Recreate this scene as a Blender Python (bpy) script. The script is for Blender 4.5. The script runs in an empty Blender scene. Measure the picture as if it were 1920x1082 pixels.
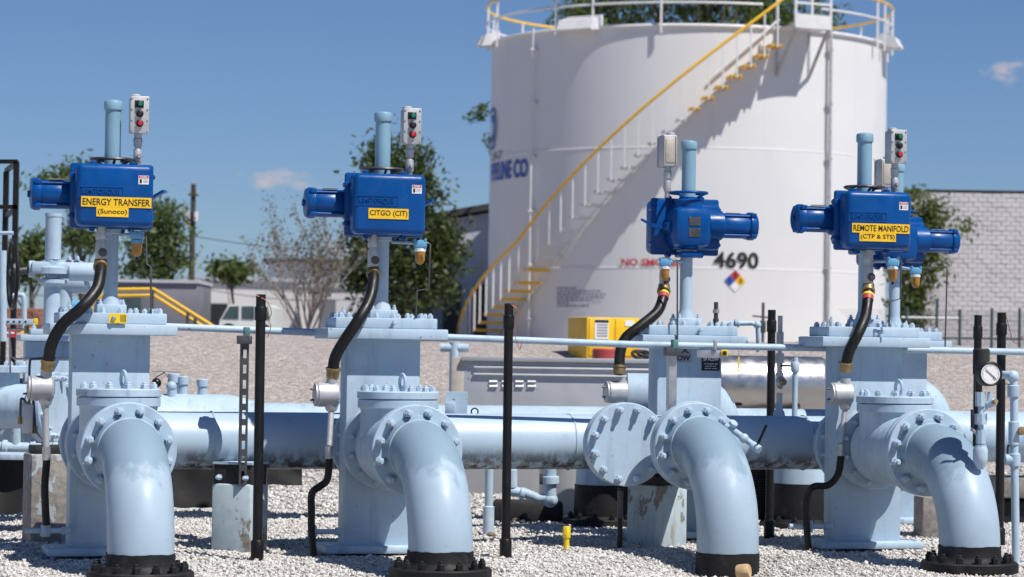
import bpy, bmesh, math, random
import numpy as np
from mathutils import Vector, Matrix, noise

random.seed(7); rng = np.random.default_rng(7)
R = math.radians
SC = bpy.context.scene
COL = SC.collection

# ------------------------------------------------------------------ camera
FPX = 5000.0                      # focal length in pixels of the 1920 px wide photograph
CAM_Z = 0.96
PITCH = math.atan((660 - 541) / FPX)
ROLL = R(0.85)
F = Vector((0, math.cos(PITCH), math.sin(PITCH)))
_r0 = Vector((1, 0, 0)); _u0 = Vector((0, -math.sin(PITCH), math.cos(PITCH)))
RT = _r0 * math.cos(ROLL) + _u0 * math.sin(ROLL)
UP = -_r0 * math.sin(ROLL) + _u0 * math.cos(ROLL)
CAM = Vector((0, 0, CAM_Z))
cd = bpy.data.cameras.new('camera'); cam = bpy.data.objects.new('camera', cd); COL.objects.link(cam)
cd.sensor_width = 36; cd.lens = FPX / 1920 * 36
cd.clip_start = 0.1; cd.clip_end = 6000
cam.matrix_world = Matrix(((RT.x, UP.x, -F.x, CAM.x), (RT.y, UP.y, -F.y, CAM.y), (RT.z, UP.z, -F.z, CAM.z), (0, 0, 0, 1)))
cd.dof.use_dof = True; cd.dof.focus_distance = 12.3; cd.dof.aperture_fstop = 5.4
SC.camera = cam

def W(px, py, Y):
    """a world point seen at photograph pixel (px, py), at distance Y in front of the camera"""
    d = F * FPX + RT * (px - 960) + UP * (541 - py)
    return CAM + d * (Y / d.y)

# ------------------------------------------------------------------ light
SUN = Vector((0.48, -0.41, 1.0)).normalized()
sd = bpy.data.lights.new('sun', 'SUN'); sd.energy = 5.0; sd.angle = R(0.53); sd.color = (1.0, 0.955, 0.89)
so = bpy.data.objects.new('sun', sd); COL.objects.link(so); so.location = (6, -4, 30)
so.rotation_euler = (-SUN).to_track_quat('-Z', 'Y').to_euler()
wd = bpy.data.worlds.new('World'); SC.world = wd; wd.use_nodes = True
_n = wd.node_tree.nodes; _l = wd.node_tree.links; _n.clear()
_o = _n.new('ShaderNodeOutputWorld'); _bg = _n.new('ShaderNodeBackground'); _sky = _n.new('ShaderNodeTexSky')
_sky.sky_type = 'NISHITA'; _sky.sun_disc = False
_sky.sun_elevation = math.asin(SUN.z); _sky.sun_rotation = math.atan2(SUN.x, SUN.y)
_sky.altitude = 0; _sky.air_density = 0.8; _sky.dust_density = 0.22; _sky.ozone_density = 8.0
_bg.inputs['Strength'].default_value = 0.072
# thin fair-weather clouds, part of the sky itself
_tc = _n.new('ShaderNodeTexCoord')
def _math(op, a, b=None):
    m = _n.new('ShaderNodeMath'); m.operation = op; m.use_clamp = False
    for i, v in enumerate((a, b)):
        if v is None: continue
        if isinstance(v, (int, float)): m.inputs[i].default_value = v
        else: _l.new(v, m.inputs[i])
    return m.outputs[0]
def _vm(op, a, b=None):
    m = _n.new('ShaderNodeVectorMath'); m.operation = op
    if not hasattr(a, 'is_linked'): m.inputs[0].default_value = a
    else: _l.new(a, m.inputs[0])
    if b is not None:
        if not hasattr(b, 'is_linked'): m.inputs[1].default_value = b
        else: _l.new(b, m.inputs[1])
    return m
_cl = None
for (px, py, wx, wz) in ((527, 338, 120, 32), (1885, 136, 60, 40), (640, 470, 80, 26), (430, 485, 60, 22)):
    d = (W(px, py, 100) - CAM).normalized()
    s = _vm('MULTIPLY', _vm('SUBTRACT', _tc.outputs['Generated'], tuple(d)).outputs[0], (FPX / wx, FPX / wx, FPX / wz))
    ln = _vm('LENGTH', s.outputs[0]).outputs['Value']
    g = _math('SUBTRACT', 1.0, ln)
    if py > 400: g = _math('SUBTRACT', g, 0.28)
    _cl = g if _cl is None else _math('MAXIMUM', _cl, g)
_cn = _n.new('ShaderNodeTexNoise'); _cn.inputs['Scale'].default_value = 95; _cn.inputs['Detail'].default_value = 6; _cn.inputs['Roughness'].default_value = 0.6
_l.new(_vm('MULTIPLY', _tc.outputs['Generated'], (1, 1, 2.2)).outputs[0], _cn.inputs['Vector'])
_cm = _math('ADD', _cl, _math('MULTIPLY', _math('SUBTRACT', _cn.outputs['Fac'], 0.62), 2.4))
_mr = _n.new('ShaderNodeMapRange'); _mr.interpolation_type = 'SMOOTHSTEP'
_mr.inputs['From Min'].default_value = 0.0; _mr.inputs['From Max'].default_value = 0.9; _mr.inputs['To Max'].default_value = 0.85
_l.new(_cm, _mr.inputs['Value'])
_mx = _n.new('ShaderNodeMix'); _mx.data_type = 'RGBA'
_l.new(_mr.outputs[0], _mx.inputs[0]); _tn = _vm('MULTIPLY', _sky.outputs[0], (0.93, 0.97, 1.07)); _l.new(_tn.outputs[0], _mx.inputs[6]); _mx.inputs[7].default_value = (6.9, 6.5, 6.9, 1)
_l.new(_mx.outputs[2], _bg.inputs['Color']); _l.new(_bg.outputs[0], _o.inputs['Surface'])

vs = SC.view_settings; vs.view_transform = 'Standard'; vs.look = 'None'; vs.exposure = 0.12; vs.gamma = 1.0; vs.use_curve_mapping = False
SC.render.engine = 'CYCLES'
SC.cycles.use_denoising = True
SC.cycles.max_bounces = 6; SC.cycles.diffuse_bounces = 3; SC.cycles.glossy_bounces = 3; SC.cycles.transmission_bounces = 4; SC.cycles.transparent_max_bounces = 8
SC.cycles.sample_clamp_indirect = 6.0

# ------------------------------------------------------------------ materials
M = {}
def nodes(name):
    m = bpy.data.materials.new(name); m.use_nodes = True; nt = m.node_tree
    p = nt.nodes['Principled BSDF']; M[name] = m
    return m, nt, p
def vary_vector(nt, rnd=True):
    tc = nt.nodes.new('ShaderNodeTexCoord')
    if not rnd: return tc.outputs['Object']
    oi = nt.nodes.new('ShaderNodeObjectInfo')
    s = nt.nodes.new('ShaderNodeMath'); s.operation = 'MULTIPLY'; s.inputs[1].default_value = 37.0
    nt.links.new(oi.outputs['Random'], s.inputs[0])
    a = nt.nodes.new('ShaderNodeVectorMath'); a.operation = 'ADD'
    nt.links.new(tc.outputs['Object'], a.inputs[0]); nt.links.new(s.outputs[0], a.inputs[1])
    return a.outputs[0]
def tex_noise(nt, vec, scale, detail=4, rough=0.55, stretch=None):
    n = nt.nodes.new('ShaderNodeTexNoise'); n.inputs['Scale'].default_value = scale
    n.inputs['Detail'].default_value = detail; n.inputs['Roughness'].default_value = rough
    if stretch:
        v = nt.nodes.new('ShaderNodeVectorMath'); v.operation = 'MULTIPLY'; v.inputs[1].default_value = stretch
        nt.links.new(vec, v.inputs[0]); vec = v.outputs[0]
    nt.links.new(vec, n.inputs['Vector'])
    return n.outputs['Fac']
def ramp(nt, fac, a, b, lo=0.0, hi=1.0):
    r = nt.nodes.new('ShaderNodeMapRange'); r.interpolation_type = 'SMOOTHSTEP'
    r.inputs['From Min'].default_value = a; r.inputs['From Max'].default_value = b
    r.inputs['To Min'].default_value = lo; r.inputs['To Max'].default_value = hi
    nt.links.new(fac, r.inputs['Value']); return r.outputs[0]
def mixc(nt, fac, a, b):
    m = nt.nodes.new('ShaderNodeMix'); m.data_type = 'RGBA'
    nt.links.new(fac, m.inputs[0])
    for i, v in ((6, a), (7, b)):
        if isinstance(v, (tuple, list)): m.inputs[i].default_value = (*v[:3], 1)
        else: nt.links.new(v, m.inputs[i])
    return m.outputs[2]
def mul(nt, a, b):
    m = nt.nodes.new('ShaderNodeMath'); m.operation = 'MULTIPLY'
    nt.links.new(a, m.inputs[0])
    if isinstance(b, (int, float)): m.inputs[1].default_value = b
    else: nt.links.new(b, m.inputs[1])
    return m.outputs[0]
def bump(nt, p, h, strength, dist=0.002):
    b = nt.nodes.new('ShaderNodeBump'); b.inputs['Strength'].default_value = strength; b.inputs['Distance'].default_value = dist
    nt.links.new(h, b.inputs['Height']); nt.links.new(b.outputs[0], p.inputs['Normal'])
def mat(name, col, rough=0.5, metal=0.0, var=0.12, vs=5.0, bs=70.0, bump_s=0.15, coat=0.0, dirt=None, damt=0.0, ds=9.0, dlo=0.56, dhi=0.74, stretch=None, rvar=0.08, streak=0.0, spec=0.5):
    m, nt, p = nodes(name); vec = vary_vector(nt)
    n1 = tex_noise(nt, vec, vs, 5)
    c = mixc(nt, ramp(nt, n1, 0.3, 0.7), tuple(x * (1 - var) for x in col), tuple(min(1, x * (1 + var)) for x in col))
    if dirt:
        n2 = tex_noise(nt, vec, ds, 8, 0.68, stretch)
        c = mixc(nt, mul(nt, ramp(nt, n2, dlo, dhi), damt), c, dirt)
    if streak:                                                          # run marks and thin chalky weathering
        c = mixc(nt, mul(nt, ramp(nt, tex_noise(nt, vec, 16, 6, 0.65, (1, 1, 0.10)), 0.50, 0.72), streak), c, tuple(x * 0.62 for x in col))
        c = mixc(nt, mul(nt, ramp(nt, tex_noise(nt, vec, 2.6, 7, 0.72), 0.50, 0.66), streak * 0.8), c, tuple(min(1, 0.25 + x * 0.72) for x in col))
        c = mixc(nt, mul(nt, ramp(nt, tex_noise(nt, vec, 48, 3, 0.5), 0.70, 0.74), 0.8), c, (0.20, 0.13, 0.08))
    nt.links.new(c, p.inputs['Base Color']); p.inputs['Specular IOR Level'].default_value = spec
    nt.links.new(ramp(nt, tex_noise(nt, vec, vs * 3, 3), 0.3, 0.7, max(0.02, rough - rvar), min(1, rough + rvar)), p.inputs['Roughness'])
    p.inputs['Metallic'].default_value = metal; p.inputs['Coat Weight'].default_value = coat; p.inputs['Coat Roughness'].default_value = 0.12
    if bump_s: bump(nt, p, tex_noise(nt, vec, bs, 4), bump_s)
    return m

PB = (0.405, 0.525, 0.632)         # pale blue pipe paint
mat('pipe_paint', PB, 0.48, var=0.06, vs=4, bs=38, bump_s=0.34, streak=0.55, spec=0.30, dirt=(0.23, 0.30, 0.36), damt=0.34, ds=7, dlo=0.53, dhi=0.78)
mat('pipe_paint_worn', PB, 0.54, var=0.07, vs=5, bs=50, bump_s=0.5, streak=0.75, spec=0.32, dirt=(0.17, 0.17, 0.16), damt=0.42, ds=13, dlo=0.58, dhi=0.74)
mat('bolt_paint', (0.43, 0.54, 0.64), 0.42, var=0.12, vs=25, bs=120, bump_s=0.2, dirt=(0.30, 0.20, 0.12), damt=0.5, ds=26, dlo=0.66, dhi=0.74)
mat('stem_paint', (0.21, 0.37, 0.48), 0.4, var=0.06, bump_s=0.1, dirt=(0.15, 0.2, 0.24), damt=0.3)
mat('actuator_blue', (0.0, 0.064, 0.255), 0.34, var=0.14, vs=6, bs=60, bump_s=0.14, coat=0.0, spec=0.28, dirt=(0.02, 0.11, 0.30), damt=0.4, ds=14, dlo=0.58, dhi=0.75)
mat('filter_blue', (0.13, 0.36, 0.58), 0.38, var=0.08)
mat('black_coat', (0.009, 0.009, 0.010), 0.66, var=0.35, vs=7, bs=40, bump_s=0.6, spec=0.35, dirt=(0.085, 0.08, 0.075), damt=0.5, ds=8, dlo=0.52, dhi=0.78)
mat('black_plastic', (0.008, 0.0075, 0.008), 0.45, var=0.25, vs=9, bump_s=0.15, spec=0.35, dirt=(0.06, 0.057, 0.054), damt=0.3, ds=12, dlo=0.56, dhi=0.8)
mat('hose_black', (0.010, 0.009, 0.0085), 0.45, var=0.25, vs=9, bump_s=0.25, spec=0.35, dirt=(0.09, 0.08, 0.07), damt=0.35, ds=10, dlo=0.52, dhi=0.8)
mat('black_rubber', (0.02, 0.019, 0.02), 0.75, var=0.3, vs=5, bump_s=0.5, dirt=(0.13, 0.12, 0.11), damt=0.4)
mat('galvanised', (0.48, 0.48, 0.48), 0.42, 0.75, var=0.15, vs=16, bump_s=0.2, dirt=(0.28, 0.27, 0.26), damt=0.5)
mat('cast_grey', (0.50, 0.50, 0.505), 0.5, 0.35, var=0.12, vs=10, bump_s=0.25, dirt=(0.25, 0.24, 0.23), damt=0.4)
mat('cast_tan', (0.50, 0.45, 0.38), 0.5, 0.3, var=0.1, vs=10, bump_s=0.25, dirt=(0.3, 0.26, 0.21), damt=0.4)
mat('strut_dark', (0.085, 0.088, 0.095), 0.5, 0.5, var=0.2, vs=14, bump_s=0.2, dirt=(0.24, 0.16, 0.10), damt=0.4)
mat('stainless', (0.55, 0.54, 0.53), 0.36, 1.0, var=0.06, vs=4, bump_s=0.05)
mat('brass', (0.36, 0.25, 0.12), 0.42, 0.7, var=0.2, vs=20, dirt=(0.12, 0.09, 0.06), damt=0.5)
mat('dark_steel', (0.10, 0.098, 0.096), 0.42, 0.6, var=0.25, vs=15, dirt=(0.22, 0.16, 0.11), damt=0.3)
mat('amber', (0.42, 0.19, 0.035), 0.2, var=0.15, vs=30, dirt=(0.16, 0.09, 0.03), damt=0.6, ds=25)
mat('white_plastic', (0.8, 0.8, 0.79), 0.45, var=0.04)
mat('sign_yellow', (0.86, 0.52, 0.008), 0.45, var=0.05, vs=10, bump_s=0.03, dirt=(0.5, 0.36, 0.06), damt=0.35, ds=16)
mat('tag_yellow', (0.85, 0.60, 0.02), 0.45, var=0.05)
mat('safety_yellow', (0.80, 0.47, 0.03), 0.48, var=0.06, vs=6, dirt=(0.45, 0.32, 0.12), damt=0.45)
mat('print_black', (0.012, 0.012, 0.012), 0.5, var=0.1, bump_s=0)
mat('print_grey', (0.30, 0.31, 0.34), 0.6, var=0.1, bump_s=0)
mat('print_blue', (0.025, 0.09, 0.42), 0.5, var=0.08, bump_s=0)
mat('print_red', (0.52, 0.04, 0.05), 0.5, var=0.08, bump_s=0)
mat('print_white', (0.78, 0.78, 0.78), 0.5, var=0.04, bump_s=0)
mat('button_green', (0.0, 0.20, 0.10), 0.3, var=0.05)
mat('button_red', (0.62, 0.015, 0.02), 0.3, var=0.05)
mat('red_drum', (0.42, 0.06, 0.06), 0.5, var=0.1, dirt=(0.3, 0.16, 0.13), damt=0.5)
mat('green_clamp', (0.10, 0.22, 0.20), 0.5, 0.2, var=0.2, vs=20, dirt=(0.25, 0.28, 0.26), damt=0.5)
mat('tank_white', (0.715, 0.715, 0.72), 0.5, var=0.02, vs=0.5, bs=6, bump_s=0.05, dirt=(0.50, 0.47, 0.43), damt=0.35, ds=2.5, dlo=0.55, dhi=0.8, stretch=(1, 1, 0.06))
mat('white_trim', (0.70, 0.70, 0.70), 0.45, var=0.05, dirt=(0.5, 0.47, 0.43), damt=0.3)
mat('skid_grey', (0.44, 0.45, 0.465), 0.4, 0.25, var=0.06, vs=3, bump_s=0.05, dirt=(0.34, 0.33, 0.31), damt=0.4, stretch=(1, 1, 0.15))
mat('wall_grey', (0.46, 0.48, 0.53), 0.8, var=0.06, vs=0.5, bump_s=0.1, dirt=(0.3, 0.31, 0.34), damt=0.35, ds=0.8)
mat('wall_white', (0.66, 0.65, 0.64), 0.8, var=0.06, vs=0.5, bump_s=0.1, dirt=(0.42, 0.39, 0.37), damt=0.5, ds=0.8)
mat('roof_dark', (0.045, 0.042, 0.042), 0.8, var=0.2)
mat('opening_dark', (0.02, 0.023, 0.03), 0.4, var=0.2)
mat('trailer_dark', (0.17, 0.175, 0.20), 0.6, var=0.2, vs=1)
mat('bark', (0.12, 0.095, 0.075), 0.9, var=0.3, vs=6, bs=25, bump_s=0.6)
mat('bark_grey', (0.25, 0.215, 0.19), 0.9, var=0.25, vs=6, bs=25, bump_s=0.5)
mat('pole_wood', (0.06, 0.047, 0.04), 0.9, var=0.25, vs=3, bs=20, bump_s=0.5)
mat('old_wood', (0.23, 0.18, 0.13), 0.85, var=0.3, vs=9, bs=40, bump_s=0.6, stretch=(1, 12, 12), dirt=(0.08, 0.065, 0.05), damt=0.7)
mat('cut_wood', (0.56, 0.38, 0.21), 0.8, var=0.2, vs=20, bump_s=0.4)
mat('brick_red', (0.30, 0.13, 0.09), 0.85, var=0.25, vs=5)
mat('wire', (0.03, 0.03, 0.035), 0.6, var=0.1, bump_s=0)
mat('copper_wire', (0.42, 0.16, 0.09), 0.5, 0.3, var=0.1, bump_s=0)
mat('glass_dark', (0.05, 0.08, 0.085), 0.08, var=0.1, bump_s=0)
mat('van_white', (0.70, 0.72, 0.70), 0.35, var=0.04)
mat('fence_green', (0.05, 0.085, 0.085), 0.5, var=0.1)
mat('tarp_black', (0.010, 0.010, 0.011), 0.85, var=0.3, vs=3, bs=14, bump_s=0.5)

def leaf_mat(name, a, b, tr=0.35):
    m, nt, p = nodes(name); g = nt.nodes.new('ShaderNodeNewGeometry')
    c = mixc(nt, g.outputs['Random Per Island'], a, b)
    nt.links.new(c, p.inputs['Base Color']); p.inputs['Roughness'].default_value = 0.55
    t = nt.nodes.new('ShaderNodeBsdfTranslucent'); nt.links.new(mixc(nt, g.outputs['Random Per Island'], tuple(x * 1.3 for x in a), tuple(x * 1.4 for x in b)), t.inputs['Color'])
    s = nt.nodes.new('ShaderNodeMixShader'); s.inputs[0].default_value = tr
    nt.links.new(p.outputs[0], s.inputs[1]); nt.links.new(t.outputs[0], s.inputs[2])
    nt.links.new(s.outputs[0], nt.nodes['Material Output'].inputs['Surface'])
leaf_mat('leaf_dark', (0.024, 0.045, 0.014), (0.09, 0.125, 0.032), 0.4)
leaf_mat('leaf_mid', (0.045, 0.08, 0.022), (0.15, 0.20, 0.06), 0.45)
leaf_mat('leaf_olive', (0.07, 0.06, 0.03), (0.14, 0.125, 0.05))
leaf_mat('leaf_wall', (0.04, 0.075, 0.015), (0.13, 0.17, 0.03))

def elbow_paint():
    m, nt, p = nodes('elbow_paint'); vec = vary_vector(nt)
    tc = nt.nodes.new('ShaderNodeTexCoord'); sx = nt.nodes.new('ShaderNodeSeparateXYZ'); nt.links.new(tc.outputs['Object'], sx.inputs[0])
    c = mixc(nt, ramp(nt, tex_noise(nt, vec, 5, 5), 0.3, 0.7), tuple(x * 0.82 for x in PB), tuple(x * 0.91 for x in PB))
    add = nt.nodes.new('ShaderNodeMath'); add.operation = 'MULTIPLY_ADD'; add.inputs[1].default_value = 0.42
    nt.links.new(tex_noise(nt, vec, 11, 6, 0.62, (1, 1, 0.35)), add.inputs[0]); nt.links.new(sx.outputs['Z'], add.inputs[2])
    old = ramp(nt, add.outputs[0], 0.60, 0.70)                          # older, duller coat left on the crown of the bend, with runs at its edge
    c = mixc(nt, mul(nt, old, 0.8), c, (0.20, 0.295, 0.37))
    c = mixc(nt, mul(nt, ramp(nt, tex_noise(nt, vec, 24, 7, 0.7), 0.60, 0.74), 0.35), c, (0.20, 0.22, 0.23))
    nt.links.new(c, p.inputs['Base Color'])
    nt.links.new(ramp(nt, tex_noise(nt, vec, 9, 4), 0.3, 0.7, 0.36, 0.50), p.inputs['Roughness']); p.inputs['Specular IOR Level'].default_value = 0.3
    bump(nt, p, tex_noise(nt, vec, 40, 5), 0.2)
elbow_paint()
def header_paint():
    m, nt, p = nodes('header_paint'); vec = vary_vector(nt, False)
    n1 = tex_noise(nt, vec, 4, 5)
    c = mixc(nt, ramp(nt, n1, 0.3, 0.7), tuple(x * 0.94 for x in PB), tuple(x * 1.05 for x in PB))
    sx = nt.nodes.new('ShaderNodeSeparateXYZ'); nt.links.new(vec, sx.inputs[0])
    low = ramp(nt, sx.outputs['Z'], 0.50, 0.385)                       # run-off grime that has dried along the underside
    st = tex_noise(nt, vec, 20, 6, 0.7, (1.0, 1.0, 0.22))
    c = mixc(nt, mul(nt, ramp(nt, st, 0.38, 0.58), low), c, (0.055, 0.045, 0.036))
    st2 = tex_noise(nt, vec, 9, 7, 0.7)
    c = mixc(nt, mul(nt, ramp(nt, st2, 0.56, 0.75), 0.3), c, (0.24, 0.27, 0.29))
    nt.links.new(c, p.inputs['Base Color']); p.inputs['Roughness'].default_value = 0.4
    bump(nt, p, tex_noise(nt, vec, 45, 4), 0.15)
header_paint()
def peeling(name, paint, under, thr, sc=7):
    m, nt, p = nodes(name); vec = vary_vector(nt)
    f = ramp(nt, tex_noise(nt, vec, sc, 9, 0.72, (1, 1, 0.55)), thr - 0.015, thr + 0.015)
    c1 = mixc(nt, ramp(nt, tex_noise(nt, vec, 20, 4), 0.3, 0.7), tuple(x * 0.9 for x in paint), paint)
    c1 = mixc(nt, mul(nt, ramp(nt, tex_noise(nt, vec, 12, 6, 0.7, (1.6, 1.6, 0.15)), 0.58, 0.66), 0.75), c1, (0.30, 0.22, 0.10))
    c2 = mixc(nt, ramp(nt, tex_noise(nt, vec, 30, 6), 0.3, 0.7), tuple(x * 0.6 for x in under), under)
    nt.links.new(mixc(nt, f, c1, c2), p.inputs['Base Color']); p.inputs['Roughness'].default_value = 0.75
    inv = nt.nodes.new('ShaderNodeMath'); inv.operation = 'SUBTRACT'; inv.inputs[0].default_value = 1; nt.links.new(f, inv.inputs[1])
    bump(nt, p, inv.outputs[0], 0.7, 0.004)
peeling('peeling_block', (0.46, 0.56, 0.61), (0.30, 0.27, 0.24), 0.585, 9)
peeling('bare_block', (0.42, 0.47, 0.50), (0.33, 0.30, 0.27), 0.46, 5)

def gravel_mats():
    m, nt, p = nodes('gravel_stone'); g = nt.nodes.new('ShaderNodeNewGeometry')
    cr = nt.nodes.new('ShaderNodeValToRGB'); e = cr.color_ramp.elements
    e[0].position = 0; e[0].color = (0.24, 0.21, 0.185, 1); e[1].position = 1; e[1].color = (0.76, 0.74, 0.715, 1)
    for pos, c in ((0.07, (0.42, 0.39, 0.36, 1)), (0.40, (0.55, 0.525, 0.495, 1)), (0.8, (0.64, 0.62, 0.595, 1))):
        k = e.new(pos); k.color = c
    nt.links.new(g.outputs['Random Per Island'], cr.inputs[0]); nt.links.new(cr.outputs[0], p.inputs['Base Color'])
    p.inputs['Roughness'].default_value = 0.9
    m, nt, p = nodes('gravel_ground'); vec = vary_vector(nt, False)
    v = nt.nodes.new('ShaderNodeTexVoronoi'); v.inputs['Scale'].default_value = 62; nt.links.new(vec, v.inputs['Vector'])
    sx = nt.nodes.new('ShaderNodeSeparateColor'); nt.links.new(v.outputs['Color'], sx.inputs[0])
    c = mixc(nt, sx.outputs[0], (0.25, 0.218, 0.198), (0.46, 0.412, 0.38))
    c = mixc(nt, mul(nt, ramp(nt, tex_noise(nt, vec, 1.1, 6, 0.7), 0.45, 0.7), 0.45), c, (0.30, 0.245, 0.22))
    c = mixc(nt, mul(nt, ramp(nt, tex_noise(nt, vec, 6, 6, 0.7), 0.5, 0.75), 0.4), c, (0.24, 0.205, 0.19))
    c = mixc(nt, mul(nt, ramp(nt, tex_noise(nt, vec, 24, 3, 0.6), 0.46, 0.66), 0.6), c, (0.62, 0.575, 0.535))
    c = mixc(nt, mul(nt, ramp(nt, tex_noise(nt, vec, 15, 4, 0.6, (1, 1.7, 1)), 0.54, 0.70), 0.5), c, (0.20, 0.165, 0.145))
    sy = nt.nodes.new('ShaderNodeSeparateXYZ'); nt.links.new(vec, sy.inputs[0])
    c = mixc(nt, mul(nt, ramp(nt, sy.outputs['Y'], 21.5, 17.5), 0.85), c, mixc(nt, sx.outputs[1], (0.36, 0.335, 0.31), (0.60, 0.575, 0.55)))
    nt.links.new(c, p.inputs['Base Color']); p.inputs['Roughness'].default_value = 0.95
    b = nt.nodes.new('ShaderNodeBump'); b.inputs['Strength'].default_value = 1.0; b.inputs['Distance'].default_value = 0.012; b.invert = True
    nt.links.new(v.outputs['Distance'], b.inputs['Height'])
    b2 = nt.nodes.new('ShaderNodeBump'); b2.inputs['Strength'].default_value = 0.8; b2.inputs['Distance'].default_value = 0.03
    nt.links.new(tex_noise(nt, vec, 7, 6, 0.7), b2.inputs['Height']); nt.links.new(b.outputs[0], b2.inputs['Normal']); nt.links.new(b2.outputs[0], p.inputs['Normal'])
gravel_mats()
def block_mat():
    m, nt, p = nodes('painted_block'); oi = nt.nodes.new('ShaderNodeObjectInfo'); tc = nt.nodes.new('ShaderNodeTexCoord')
    g = nt.nodes.new('ShaderNodeNewGeometry')
    c = mixc(nt, oi.outputs['Random'], (0.58, 0.555, 0.58), (0.62, 0.59, 0.62))
    c = mixc(nt, mul(nt, ramp(nt, tex_noise(nt, g.outputs['Position'], 2.6, 7, 0.75), 0.52, 0.72), 0.55), c, (0.40, 0.375, 0.385))
    c = mixc(nt, mul(nt, ramp(nt, tex_noise(nt, g.outputs['Position'], 0.55, 8, 0.7, (1, 1, 0.5)), 0.5, 0.68), 0.45), c, (0.36, 0.34, 0.35))
    c = mixc(nt, mul(nt, ramp(nt, tex_noise(nt, g.outputs['Position'], 1.5, 5, 0.6, (1, 1, 0.12)), 0.6, 0.7), 0.6), c, (0.17, 0.155, 0.15))
    nt.links.new(c, p.inputs['Base Color']); p.inputs['Roughness'].default_value = 0.9
    bump(nt, p, tex_noise(nt, g.outputs['Position'], 14, 4), 0.4, 0.01)
block_mat()
mat('mortar', (0.55, 0.525, 0.545), 0.9, var=0.15)

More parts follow.
